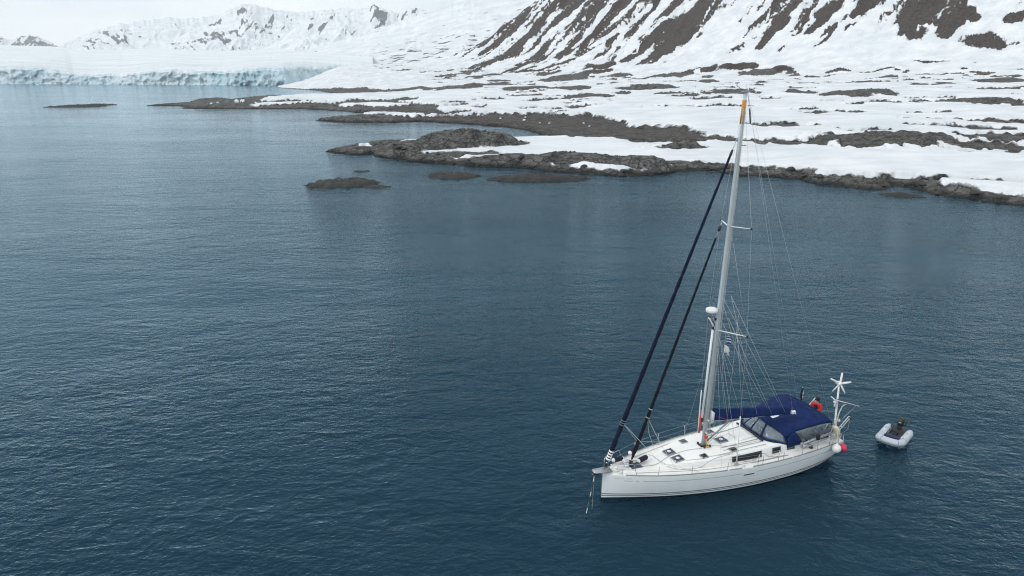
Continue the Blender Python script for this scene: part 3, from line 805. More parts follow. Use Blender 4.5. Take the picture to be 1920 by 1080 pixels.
# ------------------------------------------------------------------ mesh helpers
class MB:
    """collects shapes into one mesh"""
    def __init__(self): self.v = []; self.f = []; self.flat = []
    def add(self, vs, fs, flat=False):
        o = len(self.v); self.v += [tuple(map(float, p)) for p in vs]
        for q in fs: self.f.append(tuple(i + o for i in q)); self.flat.append(flat)
        return self
    def tube(self, path, rad, n=8, cap=True, squash=None):
        path = [Vector(p) for p in path]
        rads = rad if hasattr(rad, '__len__') else [rad] * len(path)
        vs = []; fs = []
        up = Vector((0, 0, 1)); N = None
        for i, p in enumerate(path):
            t = (path[min(i + 1, len(path) - 1)] - path[max(i - 1, 0)]).normalized()
            if N is None:
                a = up if abs(t.z) < .9 else Vector((1, 0, 0))
                N = (a - t * a.dot(t)).normalized()
            else:
                N = (N - t * N.dot(t)).normalized()
            Bn = t.cross(N)
            for k in range(n):
                th = 2 * math.pi * k / n
                a, b = math.cos(th) * rads[i], math.sin(th) * rads[i]
                if squash: a *= squash[0]; b *= squash[1]
                vs.append(p + N * a + Bn * b)
        for i in range(len(path) - 1):
            for k in range(n):
                fs.append((i * n + k, i * n + (k + 1) % n, (i + 1) * n + (k + 1) % n, (i + 1) * n + k))
        if cap:
            fs.append(tuple(range(n))[::-1]); fs.append(tuple((len(path) - 1) * n + k for k in range(n)))
        return self.add(vs, fs)
    def box(self, c, size, rot=None, bev=0.0):
        c = Vector(c); sx, sy, sz = (s / 2 for s in size)
        bm = bmesh.new(); bmesh.ops.create_cube(bm, size=1.0)
        bmesh.ops.scale(bm, vec=(sx * 2, sy * 2, sz * 2), verts=bm.verts)
        if bev: bmesh.ops.bevel(bm, geom=list(bm.edges), offset=bev, segments=2, affect='EDGES', profile=.5)
        m = (rot if rot is not None else Matrix.Identity(3)).to_4x4()
        m.translation = c
        bmesh.ops.transform(bm, matrix=m, verts=bm.verts)
        bm.verts.index_update()
        self.add([v.co for v in bm.verts], [tuple(v.index for v in f.verts) for f in bm.faces], flat=True)
        bm.free(); return self
    def lathe(self, base, axis, prof, n=16):
        """prof: (radius, height along axis)"""
        base = Vector(base); ax = Vector(axis).normalized()
        a = Vector((1, 0, 0)) if abs(ax.x) < .9 else Vector((0, 1, 0))
        u = (a - ax * a.dot(ax)).normalized(); w = ax.cross(u)
        vs = [base + ax * h + (u * math.cos(2 * math.pi * k / n) + w * math.sin(2 * math.pi * k / n)) * max(r, 1e-4) for r, h in prof for k in range(n)]
        fs = [(i * n + k, i * n + (k + 1) % n, (i + 1) * n + (k + 1) % n, (i + 1) * n + k) for i in range(len(prof) - 1) for k in range(n)]
        fs += [tuple(range(n))[::-1], tuple((len(prof) - 1) * n + k for k in range(n))]
        return self.add(vs, fs)
    def grid(self, rows):
        nr, nc = len(rows), len(rows[0])
        return self.add([p for r in rows for p in r], [(i * nc + j, i * nc + j + 1, (i + 1) * nc + j + 1, (i + 1) * nc + j) for i in range(nr - 1) for j in range(nc - 1)])
    def sheet(self, rows, th, flip=False):
        """a grid with thickness th along its normals"""
        R_ = [[Vector(p) for p in r] for r in rows]
        nr, nc = len(R_), len(R_[0])
        out = []
        for i in range(nr):
            rr = []
            for j in range(nc):
                a = R_[min(i + 1, nr - 1)][j] - R_[max(i - 1, 0)][j]; b = R_[i][min(j + 1, nc - 1)] - R_[i][max(j - 1, 0)]
                nn = a.cross(b); nn = nn.normalized() if nn.length > 1e-9 else Vector((0, 0, 1))
                rr.append(R_[i][j] + nn * (th if not flip else -th))
            out.append(rr)
        o = nr * nc
        vs = [p for r in R_ for p in r] + [p for r in out for p in r]
        fs = []
        for i in range(nr - 1):
            for j in range(nc - 1):
                q = (i * nc + j, i * nc + j + 1, (i + 1) * nc + j + 1, (i + 1) * nc + j)
                fs.append(q); fs.append(tuple(k + o for k in q[::-1]))
        rim = [j for j in range(nc)] + [i * nc + nc - 1 for i in range(1, nr)] + [(nr - 1) * nc + j for j in range(nc - 2, -1, -1)] + [i * nc for i in range(nr - 2, 0, -1)]
        for k in range(len(rim)):
            a, b = rim[k], rim[(k + 1) % len(rim)]
            fs.append((b, a, a + o, b + o))
        return self.add(vs, fs)
    def build(self, name, mat, parent=None, sub=0, recalc=True):
        me = bpy.data.meshes.new(name)
        me.from_pydata(self.v, [], self.f)
        if recalc:
            bm = bmesh.new(); bm.from_mesh(me); bmesh.ops.recalc_face_normals(bm, faces=bm.faces); bm.to_mesh(me); bm.free()
        me.polygons.foreach_set('use_smooth', [not fl for fl in self.flat])
        me.materials.append(mat)
        o = bpy.data.objects.new(name, me); col.objects.link(o)
        if parent: o.parent = parent
        if sub:
            m = o.modifiers.new('subd', 'SUBSURF'); m.levels = sub; m.render_levels = sub
        return o

def empty(name, loc, rz=0.0):
    o = bpy.data.objects.new(name, None); col.objects.link(o)
    o.location = loc; o.rotation_euler = (0, 0, rz); o.empty_display_size = .3
    return o

def interp(x, xs, ys): return float(np.interp(x, xs, ys))

def spl(x, xs, ys):
    """smooth (Catmull-Rom) interpolation"""
    i = int(np.clip(np.searchsorted(xs, x) - 1, 0, len(xs) - 2))
    t = (x - xs[i]) / (xs[i + 1] - xs[i]); t = min(max(t, 0), 1)
    def m(k):
        a, b = max(k - 1, 0), min(k + 1, len(xs) - 1)
        return (ys[b] - ys[a]) / (xs[b] - xs[a])
    h = xs[i + 1] - xs[i]
    return (2 * t**3 - 3 * t**2 + 1) * ys[i] + (t**3 - 2 * t**2 + t) * h * m(i) + (-2 * t**3 + 3 * t**2) * ys[i + 1] + (t**3 - t**2) * h * m(i + 1)

# ------------------------------------------------------------------ the yacht (x aft from the stem, y to starboard, z up from the water)
YAW = R(21)
BOW = np.array([4.40, 29.45]); MID = 6.9
def to_world(x, y, z=0.0):
    c, s = math.cos(YAW), math.sin(YAW)
    return Vector((BOW[0] + c * x - s * y, BOW[1] + s * x + c * y, z))
yacht = empty('sailing_yacht', to_world(MID, 0, 0), YAW)
tag(yacht, 'white sailing yacht with blue canvas canopy and tall grey mast anchored on the fjord', 'yacht')
def P(x, y, z): return (x - MID, y, z)

LOA = 13.7
XS = [0, .5, 1, 2, 3, 4.2, 5.7, 7.5, 9, 10.5, 12.0, 13.1, 13.7]
WS = [.05, .36, .62, 1.02, 1.33, 1.60, 1.86, 2.04, 2.08, 2.03, 1.90, 1.76, 1.66]
WL = [.02, .20, .38, .72, 1.03, 1.34, 1.62, 1.80, 1.84, 1.78, 1.58, 1.30, 1.05]
ZS = [1.40, 1.385, 1.37, 1.34, 1.315, 1.29, 1.265, 1.245, 1.235, 1.235, 1.24, 1.25, 1.25]
ZK = [-.35, -.42, -.48, -.55, -.6, -.62, -.62, -.6, -.55, -.45, -.28, -.08, .16]
def half(x): return spl(x, XS, WS)
def sheer(x): return spl(x, XS, ZS)
def hull_y(x, z):
    """half breadth of the topsides at height z"""
    w, l, zs = half(x), spl(x, XS, WL), sheer(x)
    t = min(max(z / zs, 0), 1)
    return l + (w - l) * (1 - (1 - t) ** 1.7)

def build_hull():
    xs = np.concatenate([[0, .08, .2, .35], np.linspace(.5, LOA, 54)])
    prof = []; ds = []
    zt = [0, .03, .06, .1, .13, .18, .24, .3, .4, .55, .7, .82, .9, .96, 1]
    rows = []
    for x in xs:
        zs = sheer(x); zk = spl(x, XS, ZK)
        row = []
        zlow = max(zk, 0.0) if x > 13 else 0.0
        l0 = hull_y(x, zlow)
        pts = []
        for t in np.linspace(0, 1, 7)[:-1]:
            ang = t * math.pi / 2
            pts.append((l0 * math.sin(ang), zlow + (zk - zlow) * math.cos(ang) if zk < zlow else zlow))
        if zk >= zlow - 1e-6:
            pts = [(l0 * t, zlow) for t in np.linspace(0, 1, 7)[:-1]]
        for t in zt:
            z = zlow + (zs - zlow) * t
            pts.append((hull_y(x, z), z))
        rows.append(([(P(x, -y, z)) for y, z in pts[::-1]] + [P(x, y, z) for y, z in pts[1:]], [zs - z for y, z in pts[::-1]] + [zs - z for y, z in pts[1:]]))
    mb = MB(); mb.grid([r[0] for r in rows])
    dsl = [d for r in rows for d in r[1]]
    n = len(rows[0][0]); last = (len(rows) - 1) * n
    mb.f.append(tuple(last + k for k in range(n))); mb.flat.append(True)
    o = mb.build('hull', M['hull'], yacht)
    at = o.data.attributes.new('below_sheer', 'FLOAT', 'POINT'); at.data.foreach_set('value', np.array(dsl, np.float32))
    return o
hull = build_hull()

def deck_z(x, y):
    w = half(x)
    return sheer(x) - 0.015 + 0.075 * (1 - min(1, (y / max(w, .05))) ** 2)
mb = MB()
mb.grid([[P(x, s * (half(x) - .012), deck_z(x, s * half(x))) for s in np.linspace(-1, 1, 21)] for x in np.linspace(0.0, LOA, 60)])
deck = mb.build('deck', M['deck'], yacht)

# coachroof
CX_ = [2.5, 3.0, 3.6, 4.4, 5.4, 6.5, 7.6, 8.8, 9.6, 10.2, 10.6, 11.5, 12.5, 12.9]
CH_ = [0.0, .06, .15, .26, .36, .43, .49, .56, .57, .50, .38, .33, .30, .22]
CW_ = [.10, .42, .74, 1.04, 1.27, 1.42, 1.51, 1.56, 1.57, 1.57, 1.56, 1.52, 1.45, 1.40]
def roof_h(x): return spl(x, CX_, CH_) if CX_[0] <= x <= CX_[-1] else 0.0
def roof_w(x): return spl(x, CX_, CW_)
SECT = [(1.0, -.10), (0.975, .35), (0.945, .74), (0.915, .89), (0.86, .96), (0.7, 1.0), (.45, 1.035), (.2, 1.055), (0, 1.06)]
def roof_pt(x, s):
    w, h = roof_w(x), roof_h(x)
    ss = [a for a, b in SECT][::-1]; hh = [b for a, b in SECT][::-1]
    y = abs(s)
    return sheer(x) + 0.05 + h * interp(y, ss, hh)
def roof_z(x, y): return max(deck_z(x, y), roof_pt(x, min(1, abs(y) / roof_w(x))) if CX_[0] < x < CX_[-1] and abs(y) < roof_w(x) else -9)
mb = MB(); rows = []
for x in np.linspace(CX_[0], CX_[-1], 60):
    w = roof_w(x); h = roof_h(x)
    side = [P(x, -a * w, sheer(x) + .05 + b * h - (.06 if i == 0 else 0)) for i, (a, b) in enumerate(SECT)]
    rows.append(side + [(p[0], -p[1], p[2]) for p in side[:-1][::-1]])
mb.grid(rows); mb.f.append(tuple(59 * len(rows[0]) + k for k in range(len(rows[0])))); mb.flat.append(True)
roof = mb.build('coachroof', M['roof'], yacht)

def on_roof(x, y, dz=0.0): return Vector(P(x, y, roof_z(x, y) + dz))

def plate_on_roof(name, x0, x1, y0, y1, mat, th=.03, nx=4, ny=4, parent=None, lift=.004):
    """a panel that follows the roof"""
    rows = [[on_roof(x, y, lift) for y in np.linspace(y0, y1, ny)] for x in np.linspace(x0, x1, nx)]
    mb = MB(); mb.sheet(rows, th); return mb.build(name, mat, parent or yacht)

# deck hatches
for (x, y, sx, sy, mt, vent) in [(3.97, .24, .52, .50, 'plexi', 1), (4.02, -.46, .52, .50, 'plexi', 1), (5.15, .74, .36, .34, 'plexi', 0),
                                 (5.28, -.88, .36, .34, 'window', 0), (6.95, -1.0, .40, .34, 'window', 0), (6.95, .95, .40, .34, 'plexi', 0), (6.95, -.02, .56, .52, 'plexi', 1)]:
    f = plate_on_roof('deck_hatch', x - sx / 2, x + sx / 2, y - sy / 2, y + sy / 2, M['grey'], .045, 3, 3)
    plate_on_roof('acrylic_pane', x - sx / 2 + .035, x + sx / 2 - .035, y - sy / 2 + .035, y + sy / 2 - .035, M[mt], .015, 3, 3, parent=f, lift=.046)
    if vent:
        c = on_roof(x, y, .062)
        MB().lathe(c, (0, 0, 1), [(.10, 0), (.10, .02), (.06, .035), (.0, .038)], 14).build('round_vent', M['white'], f)
# anchor locker lid
lid = plate_on_roof('anchor_locker_lid', 1.55, 2.15, -.26, .24, M['plexi'], .02)
# side windows of the coachroof
def roof_window(name, x0, x1, lo, hi, parent=None, side=-1, lift=.012, mat='window'):
    rows = []
    for x in np.linspace(x0, x1, 9):
        r = []
        for f in np.linspace(lo, hi, 4):
            w, h = roof_w(x), roof_h(x)
            ys = [a for a, b in SECT][:5]; hs = [b for a, b in SECT][:5]
            yy = interp(f, hs, ys) * w + lift
            r.append(P(x, side * yy, sheer(x) + .05 + f * h + .0))
        rows.append(r)
    mb = MB(); mb.sheet(rows, .01, flip=side > 0); return mb.build(name, M[mat], parent or yacht)
for sd_ in (-1, 1):
    roof_window('side_window', 6.62, 8.36, .12, .74, side=sd_)
    roof_window('side_window', 9.02, 9.55, .20, .72, side=sd_)
    roof_window('side_window', 9.95, 10.48, .25, .85, side=sd_)
# hull portlights: long narrow dark windows in the topsides
for sd_ in (-1, 1):
    rows = [[P(x, sd_ * (hull_y(x, z) + .006), z) for z in (.83, .89)] for x in np.linspace(6.95, 7.55, 6)]
    MB().sheet(rows, .008, flip=sd_ > 0).build('hull_portlight', M['black'], hull)
# faint script and round emblem near the bow
def hull_mark(path, r, name):
    MB().tube([P(x, -(hull_y(x, z) + .002), z) for x, z in path], r, 5).build(name, M['letter'], hull)
def script(x0, n, amp, step):
    pts = []
    for i in range(n * 6):
        t = i / 6.0
        pts.append((x0 + t * step, 1.21 + amp * math.sin(t * 6.28) * (0.6 + .4 * math.sin(t * 2.1)) + (.03 if (i // 6) % 3 == 0 and i % 6 < 2 else 0)))
    return pts
hull_mark(script(.50, 4, .028, .06), .006, 'name_script'); hull_mark(script(.80, 3, .024, .06), .006, 'name_script'); hull_mark(script(1.04, 4, .028, .055), .006, 'name_script')
hull_mark([(1.52 + .035 * math.cos(a), 1.075 + .035 * math.sin(a)) for a in np.linspace(0, 6.28, 13)], .010, 'emblem')

# grab rails, tracks and roof lines
def roof_line(name, pts, r, mat, dz, n=6, parent=None, per=10):
    path = []
    for (x0, y0), (x1, y1) in zip(pts[:-1], pts[1:]):
        for t in np.linspace(0, 1, per)[:-1] if (x1, y1) != pts[-1] else np.linspace(0, 1, per):
            path.append(on_roof(x0 + (x1 - x0) * t, y0 + (y1 - y0) * t, dz))
    return MB().tube(path, r, n).build(name, M[mat], parent or yacht)
for sd_ in (-1, 1):
    h_ = roof_line('grab_rail', [(5.95, sd_ * 1.14), (8.75, sd_ * 1.30)], .016, 'grey', .06)
    for t in np.linspace(0, 1, 6):
        c = on_roof(5.95 + 2.8 * t, sd_ * (1.14 + .16 * t)); MB().tube([c, c + Vector((0, 0, .06))], .013, 6).build('rail_foot', M['grey'], h_)
    roof_line('slide_track', [(6.5, sd_ * .62), (8.72, sd_ * .72)], .022, 'grey', .02)
    roof_line('jib_track', [(7.6, sd_ * 1.72), (9.9, sd_ * 1.76)], .016, 'grey', .015)
roof_line('slide_track', [(6.45, -.86), (8.7, -.98)], .018, 'grey', .02)
# main sliding hatch and its track board
plate_on_roof('companionway_hatch', 7.75, 8.72, -.48, .48, M['roof'], .06, 5, 5)
# deck ropes
def rope(name, pts, r, mat, dz=.012, parent=None):
    path = []
    for i in range(len(pts) - 1):
        for t in np.linspace(0, 1, 9)[:-1]:
            path.append(pts[i] + (pts[i + 1] - pts[i]) * t)
    P2 = [np.array(p) for p in path] + [np.array(pts[-1])]
    for _ in range(12):
        P2 = [P2[0]] + [(P2[i - 1] + P2[i] * 2 + P2[i + 1]) / 4 for i in range(1, len(P2) - 1)] + [P2[-1]]
    return MB().tube([on_roof(a, b, dz) for a, b in P2], r, 5).build(name, M[mat], parent or yacht)
def N2(*p): return [np.array(q, float) for q in p]
rope('control_line', N2((1.9, -.15), (3.0, -.35), (3.6, -.05), (4.8, -.02), (5.6, -.25)), .011, 'ropeg')
rope('control_line', N2((3.1, .75), (3.2, -.6), (4.0, -1.15), (5.2, -1.2), (6.7, -1.25)), .009, 'ropeg')
rope('control_line', N2((4.3, -.75), (5.0, -1.02), (6.1, -1.05), (6.8, -1.3)), .009, 'ropeg')
rope('control_line', N2((1.6, -.6), (3.4, -1.05), (5.0, -1.45), (7.2, -1.66), (9.8, -1.7)), .011, 'ropeg')
rope('control_line', N2((1.6, .6), (3.4, 1.05), (5.0, 1.45), (7.2, 1.66), (9.8, 1.7)), .011, 'ropeg')
rope('control_line', N2((6.2, -.25), (6.9, -.62), (7.4, -.78), (8.6, -.85)), .009, 'ropeg')
rope('control_line', N2((6.2, .2), (6.9, .45), (7.4, .3), (8.0, .45), (7.5, .15), (8.6, .2)), .008, 'rope')
rope('control_line', N2((7.0, -1.35), (7.6, -1.62), (8.3, -1.45), (9.3, -1.66)), .010, 'ropeg')

# toe rails, in lengths with gaps at the fairleads
for sd_ in (-1, 1):
    for (a, b) in ((1.0, 5.95), (6.1, 6.8), (7.45, 9.9), (10.0, 13.2)):
        pts = [P(x, sd_ * (half(x) - .03), sheer(x) + .035) for x in np.linspace(a, b, 24)]
        MB().tube(pts, .034, 6, squash=(1.0, .5)).build('toe_rail', M['grey'], yacht)
    for x in (.8, 6.95, 12.9):
        c = Vector(P(x, sd_ * (half(x) - .10), sheer(x) + .03))
        mb = MB(); mb.tube([c + Vector((-.11, 0, .05)), c + Vector((-.05, 0, .07)), c + Vector((.05, 0, .07)), c + Vector((.11, 0, .05))], .014, 6)
        mb.tube([c + Vector((-.04, 0, 0)), c + Vector((-.04, 0, .07))], .013, 6); mb.tube([c + Vector((.04, 0, 0)), c + Vector((.04, 0, .07))], .013, 6)
        mb.build('mooring_cleat', M['steel'], yacht)

# stanchions and lifelines
ST = [2.5, 4.15, 6.02, 7.75, 9.0, 10.6]
for sd_ in (-1, 1):
    tops = [Vector(P(1.35, sd_ * (half(1.35) - .05), sheer(1.35) + .62))]
    for x in ST:
        b0 = Vector(P(x, sd_ * (half(x) - .07), sheer(x) + .01)); t0 = b0 + Vector((0, sd_ * .03, .62))
        mb = MB(); mb.tube([b0, t0], .014, 6); mb.lathe(b0, (0, 0, 1), [(.04, 0), (.03, .05), (.016, .07)], 8)
        mb.build('stanchion', M['steel'], yacht); tops.append(t0)
        if x in (7.75, 9.0):
            b1 = b0 + Vector((.30 if x < 8 else .32, 0, 0)); MB().tube([b1, b1 + Vector((0, sd_ * .03, .62))], .014, 6).build('stanchion', M['steel'], yacht)
    tops.append(Vector(P(11.7, sd_ * (half(11.7) - .08), sheer(11.7) + .64)))
    for k in (1.0, .52):
        MB().tube([Vector((p.x, p.y, p.z - .62 * (1 - k))) for p in tops], .006, 4).build('lifeline', M['wire'], yacht)
# pulpit
mb = MB()
for sd_ in (-1, 1):
    h0 = Vector(P(.18, sd_ * .13, 1.42)); a = Vector(P(.28, sd_ * .34, 2.0)); b_ = Vector(P(1.35, sd_ * (half(1.35) - .05), 1.99)); c_ = Vector(P(1.5, sd_ * (half(1.5) - .06), 1.38))
    mb.tube([h0, h0 + (a - h0) * .8, a + Vector((.05, 0, .01)), a + Vector((.2, sd_ * .05, .02)), b_ + Vector((-.06, 0, 0)), b_ + Vector((0, 0, -.06)), c_], .015, 7)
    mb.tube([Vector(P(.22, sd_ * .23, 1.70)), Vector(P(1.40, sd_ * (half(1.4) - .05), 1.68))], .012, 6)
    mb.tube([Vector(P(.85, sd_ * (half(.85) - .05), 1.38)), Vector(P(.78, sd_ * (half(.78) - .0), 2.0))], .013, 6)
mb.build('pulpit', M['steel'], yacht)
# bow platform with anchor roller and stowed anchor
mb = MB()
mb.sheet([[P(-.50, -.12, 1.56), P(-.50, .12, 1.56)], [P(-.42, -.19, 1.56), P(-.42, .19, 1.56)], [P(-.1, -.22, 1.53), P(-.1, .22, 1.53)], [P(.45, -.26, 1.50), P(.45, .26, 1.50)]], .045)
plat = mb.build('bow_platform', M['grey'], yacht)
mb = MB()
mb.tube([P(-.55, -.02, 1.42), P(-.1, -.02, 1.45), P(.35, -.02, 1.48)], .045, 8)
mb.box(P(-.35, -.02, 1.40), (.34, .26, .05), Matrix.Rotation(R(12), 3, 'Y'), .01)
mb.build('stowed_anchor', M['chain'], yacht)
MB().lathe(P(-.44, -.09, 1.48), (0, 1, 0), [(.03, 0), (.055, .02), (.04, .09), (.055, .16), (.03, .18)], 10).build('anchor_roller', M['black'], yacht)
mb = MB(); mb.lathe(P(.72, -.14, 1.44), (0, 0, 1), [(.11, 0), (.11, .06), (.07, .09), (.06, .16), (.09, .2), (.09, .22), (.0, .23)], 12); mb.box(P(.95, -.1, 1.47), (.3, .2, .09), None, .02)
mb.build('anchor_windlass', M['white'], yacht)

# ---- mast
MB0, MT0 = Vector(P(5.86, 0, 1.62)), Vector(P(6.39, 0, 19.25))
def mast_at(z, fwd=0.0, side=0.0):
    t = (z - 1.62) / (19.25 - 1.62); p = MB0.lerp(MT0, t); return p + Vector((-fwd, side, 0))
mb = MB(); mb.tube([MB0, mast_at(9), mast_at(15), mast_at(17), MT0], [.13, .128, .122, .11, .095], 16, squash=(.58, 1.0) if False else (1.0, .62))
mast = mb.build('mast', M['alu'], yacht)
mb = MB(); mb.tube([mast_at(17.9), mast_at(18.92)], [.114, .104], 16, squash=(1.0, .62)); mb.build('orange_band', M['orange'], mast)
mb = MB(); mb.tube([mast_at(1.95, -.13), mast_at(18.9, -.10)], .022, 6); mb.build('mainsail_track', M['grey'], mast)
mb = MB(); mb.box(mast_at(1.70), (.46, .34, .10), None, .02); mb.build('mast_collar', M['black'], mast)
mb = MB(); mb.box(MT0 + Vector((.02, 0, .03)), (.40, .16, .07), None, .015); mb.build('masthead_plate', M['grey'], mast)
mb = MB(); a = MT0 + Vector((-.14, 0, .06)); mb.tube([a, a + Vector((-.24, 0, .16)), a + Vector((-.36, 0, .22))], .012, 6); b_ = a + Vector((-.36, 0, .22)); mb.tube([b_, b_ + Vector((0, 0, .12))], .015, 6); mb.tube([b_ + Vector((-.10, 0, .12)), b_ + Vector((.12, 0, .13))], .02, 6)
mb.build('wind_vane', M['black'], mast)
mb = MB(); a = MT0 + Vector((.06, .05, .06)); mb.tube([a, a + Vector((0, 0, .55))], .006, 5); mb.tube([MT0 + Vector((.1, -.05, .06)), MT0 + Vector((.1, -.05, .22))], .03, 8); mb.build('masthead_antenna', M['white'], mast)
# crane and small dark bag hanging behind the masthead
mb = MB(); mb.tube([Vector(P(6.55, 0, 19.22)), Vector(P(6.62, 0, 18.5))], .006, 4); mb.tube([Vector(P(6.66, -.05, 18.55)), Vector(P(6.78, -.05, 17.9))], .035, 6); mb.build('topping_lift_block', M['black'], mast)
# spreaders
def spreader(z, L, sweep, sd_, dip):
    a = mast_at(z, .02, sd_ * .07); b_ = a + Vector((L * math.sin(sweep), sd_ * L * math.cos(sweep), dip))
    mb = MB(); mb.tube([a, a.lerp(b_, .5), b_], [.045, .036, .026], 8, squash=(.45, 1.0))
    o = mb.build('spreader', M['white'], mast)
    MB().lathe(b_ + Vector((0, 0, -.06)), (0, 0, 1), [(.02, 0), (.045, .03), (.045, .09), (.02, .12)], 8).build('spreader_tip', M['black'], o)
    return b_
SP1 = {s: spreader(8.06, 1.56, R(22), s, .10) for s in (-1, 1)}
SP2 = {s: spreader(13.22, 1.10, R(20), s, .06) for s in (-1, 1)}
# radar dome, steaming light and fin below it
r0 = mast_at(9.0, .44)
rd = MB().lathe(r0, (0, 0, 1), [(.0, -.02), (.22, 0), (.285, .05), (.30, .12), (.27, .20), (.17, .245), (.0, .26)], 24).build('radar_dome', M['white'], mast)
MB().tube([mast_at(8.95, .1), mast_at(8.97, .30)], .05, 6).build('radar_bracket', M['white'], rd)
mb = MB(); mb.box(mast_at(8.45, .36), (.07, .05, .62), Matrix.Rotation(R(-32), 3, 'Y'), .02); mb.build('pole_end_fitting', M['white'], mast)
mb = MB(); mb.box(mast_at(8.62, .17), (.10, .10, .14), None, .03); mb.build('steaming_light', M['black'], mast)
# spinnaker pole stowed up the front of the mast
mb = MB(); mb.tube([mast_at(3.35, .27), mast_at(8.1, .25)], .058, 10); pole = mb.build('spinnaker_pole', M['white'], mast)
MB().tube([mast_at(8.05, .25), mast_at(8.42, .20)], [.06, .03], 8).build('pole_jaw', M['black'], pole); MB().tube([mast_at(3.1, .26), mast_at(3.35, .27)], [.04, .06], 8).build('pole_jaw', M['black'], pole)
mb = MB(); mb.tube([mast_at(2.45, .30, .08), mast_at(3.72, .26, .08)], .048, 8); mb.build('red_rope_bag', M['red'], mast)
mb = MB(); mb.tube([mast_at(2.22, .02, -.17), mast_at(2.32, .0, -.17)], .10, 8); mb.build('red_rope_coil', M['red'], mast)
mb = MB(); mb.tube([mast_at(1.62, -.06, -.24), mast_at(2.2, -.02, -.16)], .028, 6); mb.lathe(on_roof(5.98, -.3, .005), (0, 0, 1), [(.10, 0), (.10, .03), (.0, .04)], 10); mb.build('yellow_vang_strap', M['yellow'], mast)
for z, s_ in ((2.5, -1), (2.85, 1), (3.2, -1)):
    MB().lathe(mast_at(z, 0, s_ * .09), (0, s_, 0), [(.075, 0), (.075, .03), (.05, .06), (.05, .12), (.07, .14), (.0, .15)], 12).build('mast_winch', M['steel'], mast)
for k in range(7):
    MB().tube([mast_at(1.75, .12 - .05 * k, -.12 - .01 * k), mast_at(5.0 + k * .4, .14 - .05 * k, -.11), mast_at(18.5, .09 - .03 * k, -.08)], .007, 4).build('halyard', M['rope'], mast)
for (sx, s_) in ((.16, -.3), (.2, .28), (-.16, -.28), (-.22, .2)):
    c = on_roof(5.9 + sx, s_, .0); mb = MB(); mb.lathe(c, (0, 0, 1), [(.05, 0), (.06, .04), (.06, .10), (.03, .12), (.0, .125)], 10); mb.build('turning_block', M['black'], mast)

# ---- furled headsails
def furled(name, a, b, r0_, r1_, mat, seed):
    a, b = Vector(a), Vector(b); rng = random.Random(seed)
    n = 60; path = []; rad = []
    for i in range(n + 1):
        t = i / n
        path.append(a.lerp(b, t)); rad.append((r0_ + (r1_ - r0_) * t) * (1 + .10 * math.sin(t * 130) + rng.uniform(-.06, .06)) * (min(1, .35 + t * 18) if t < .05 else 1))
    return MB().tube(path, rad, 10).build(name, M[mat], yacht)
G0, G1 = Vector(P(.12, 0, 1.62)), Vector(P(6.02, 0, 16.85))
def G(t): return G0.lerp(G1, t)
gen = furled('furled_genoa', G(.022), G(.985), .118, .05, 'genoa', 3)
MB().tube([G0, G(.03)], .03, 6).build('genoa_furler_shaft', M['steel'], gen)
MB().lathe(G(.006), (G1 - G0), [(.05, 0), (.13, .02), (.13, .05), (.07, .06), (.07, .15), (.13, .16), (.13, .19), (.04, .21)], 14).build('furling_drum', M['black'], gen)
for k in range(4):
    MB().tube([G(.030 + .0085 * k), G(.0343 + .0085 * k)], .132 - .003 * k, 12).build('white_stripe', M['white'], gen)
for k, t in enumerate((.145, .152, .159)):
    MB().tube([G(t), G(t + .001)], .132, 10).build('sheet_turn', M['ropeg'], gen)
MB().tube([G(.985), Vector(P(6.18, 0, 17.3))], .018, 6).build('forestay_end', M['wire'], gen)
mb = MB(); mb.lathe(G(.975), (G1 - G0), [(.05, 0), (.065, .08), (.05, .3)], 10); mb.build('halyard_swivel', M['black'], gen)
J0, J1 = Vector(P(1.55, 0, 1.55)), Vector(P(5.80, 0, 13.55))
def J(t): return J0.lerp(J1, t)
jib = furled('furled_inner_jib', J(.02), J(.93), .092, .045, 'jib', 5)
MB().tube([J(.92), J1], .02, 6).build('inner_stay', M['wire'], jib)
mb = MB(); mb.lathe(J(.955), (J1 - J0), [(.03, 0), (.07, .05), (.07, .22), (.03, .3)], 8); mb.build('halyard_swivel', M['black'], jib)
MB().lathe(J(.0), (J1 - J0), [(.05, 0), (.11, .02), (.11, .05), (.06, .06), (.06, .14), (.11, .15), (.11, .18), (.04, .2)], 12).build('furling_drum', M['black'], jib)
for t in (.235, .20):
    MB().tube([J(t), J(t + .002)], .10, 10).build('sheet_turn', M['rope'], jib)
for s_ in (-1, 1):
    MB().tube([J(.2), Vector(P(3.2, s_ * .9, 1.9)).lerp(J(.2), .45), on_roof(3.6, s_ * 1.0, .05)], .008, 5).build('jib_sheet', M['rope'], jib)
    MB().tube([G(.152), Vector(P(2.6, s_ * 1.1, 2.0)), on_roof(4.6, s_ * 1.55, .05)], .008, 5).build('genoa_sheet', M['rope'], gen)

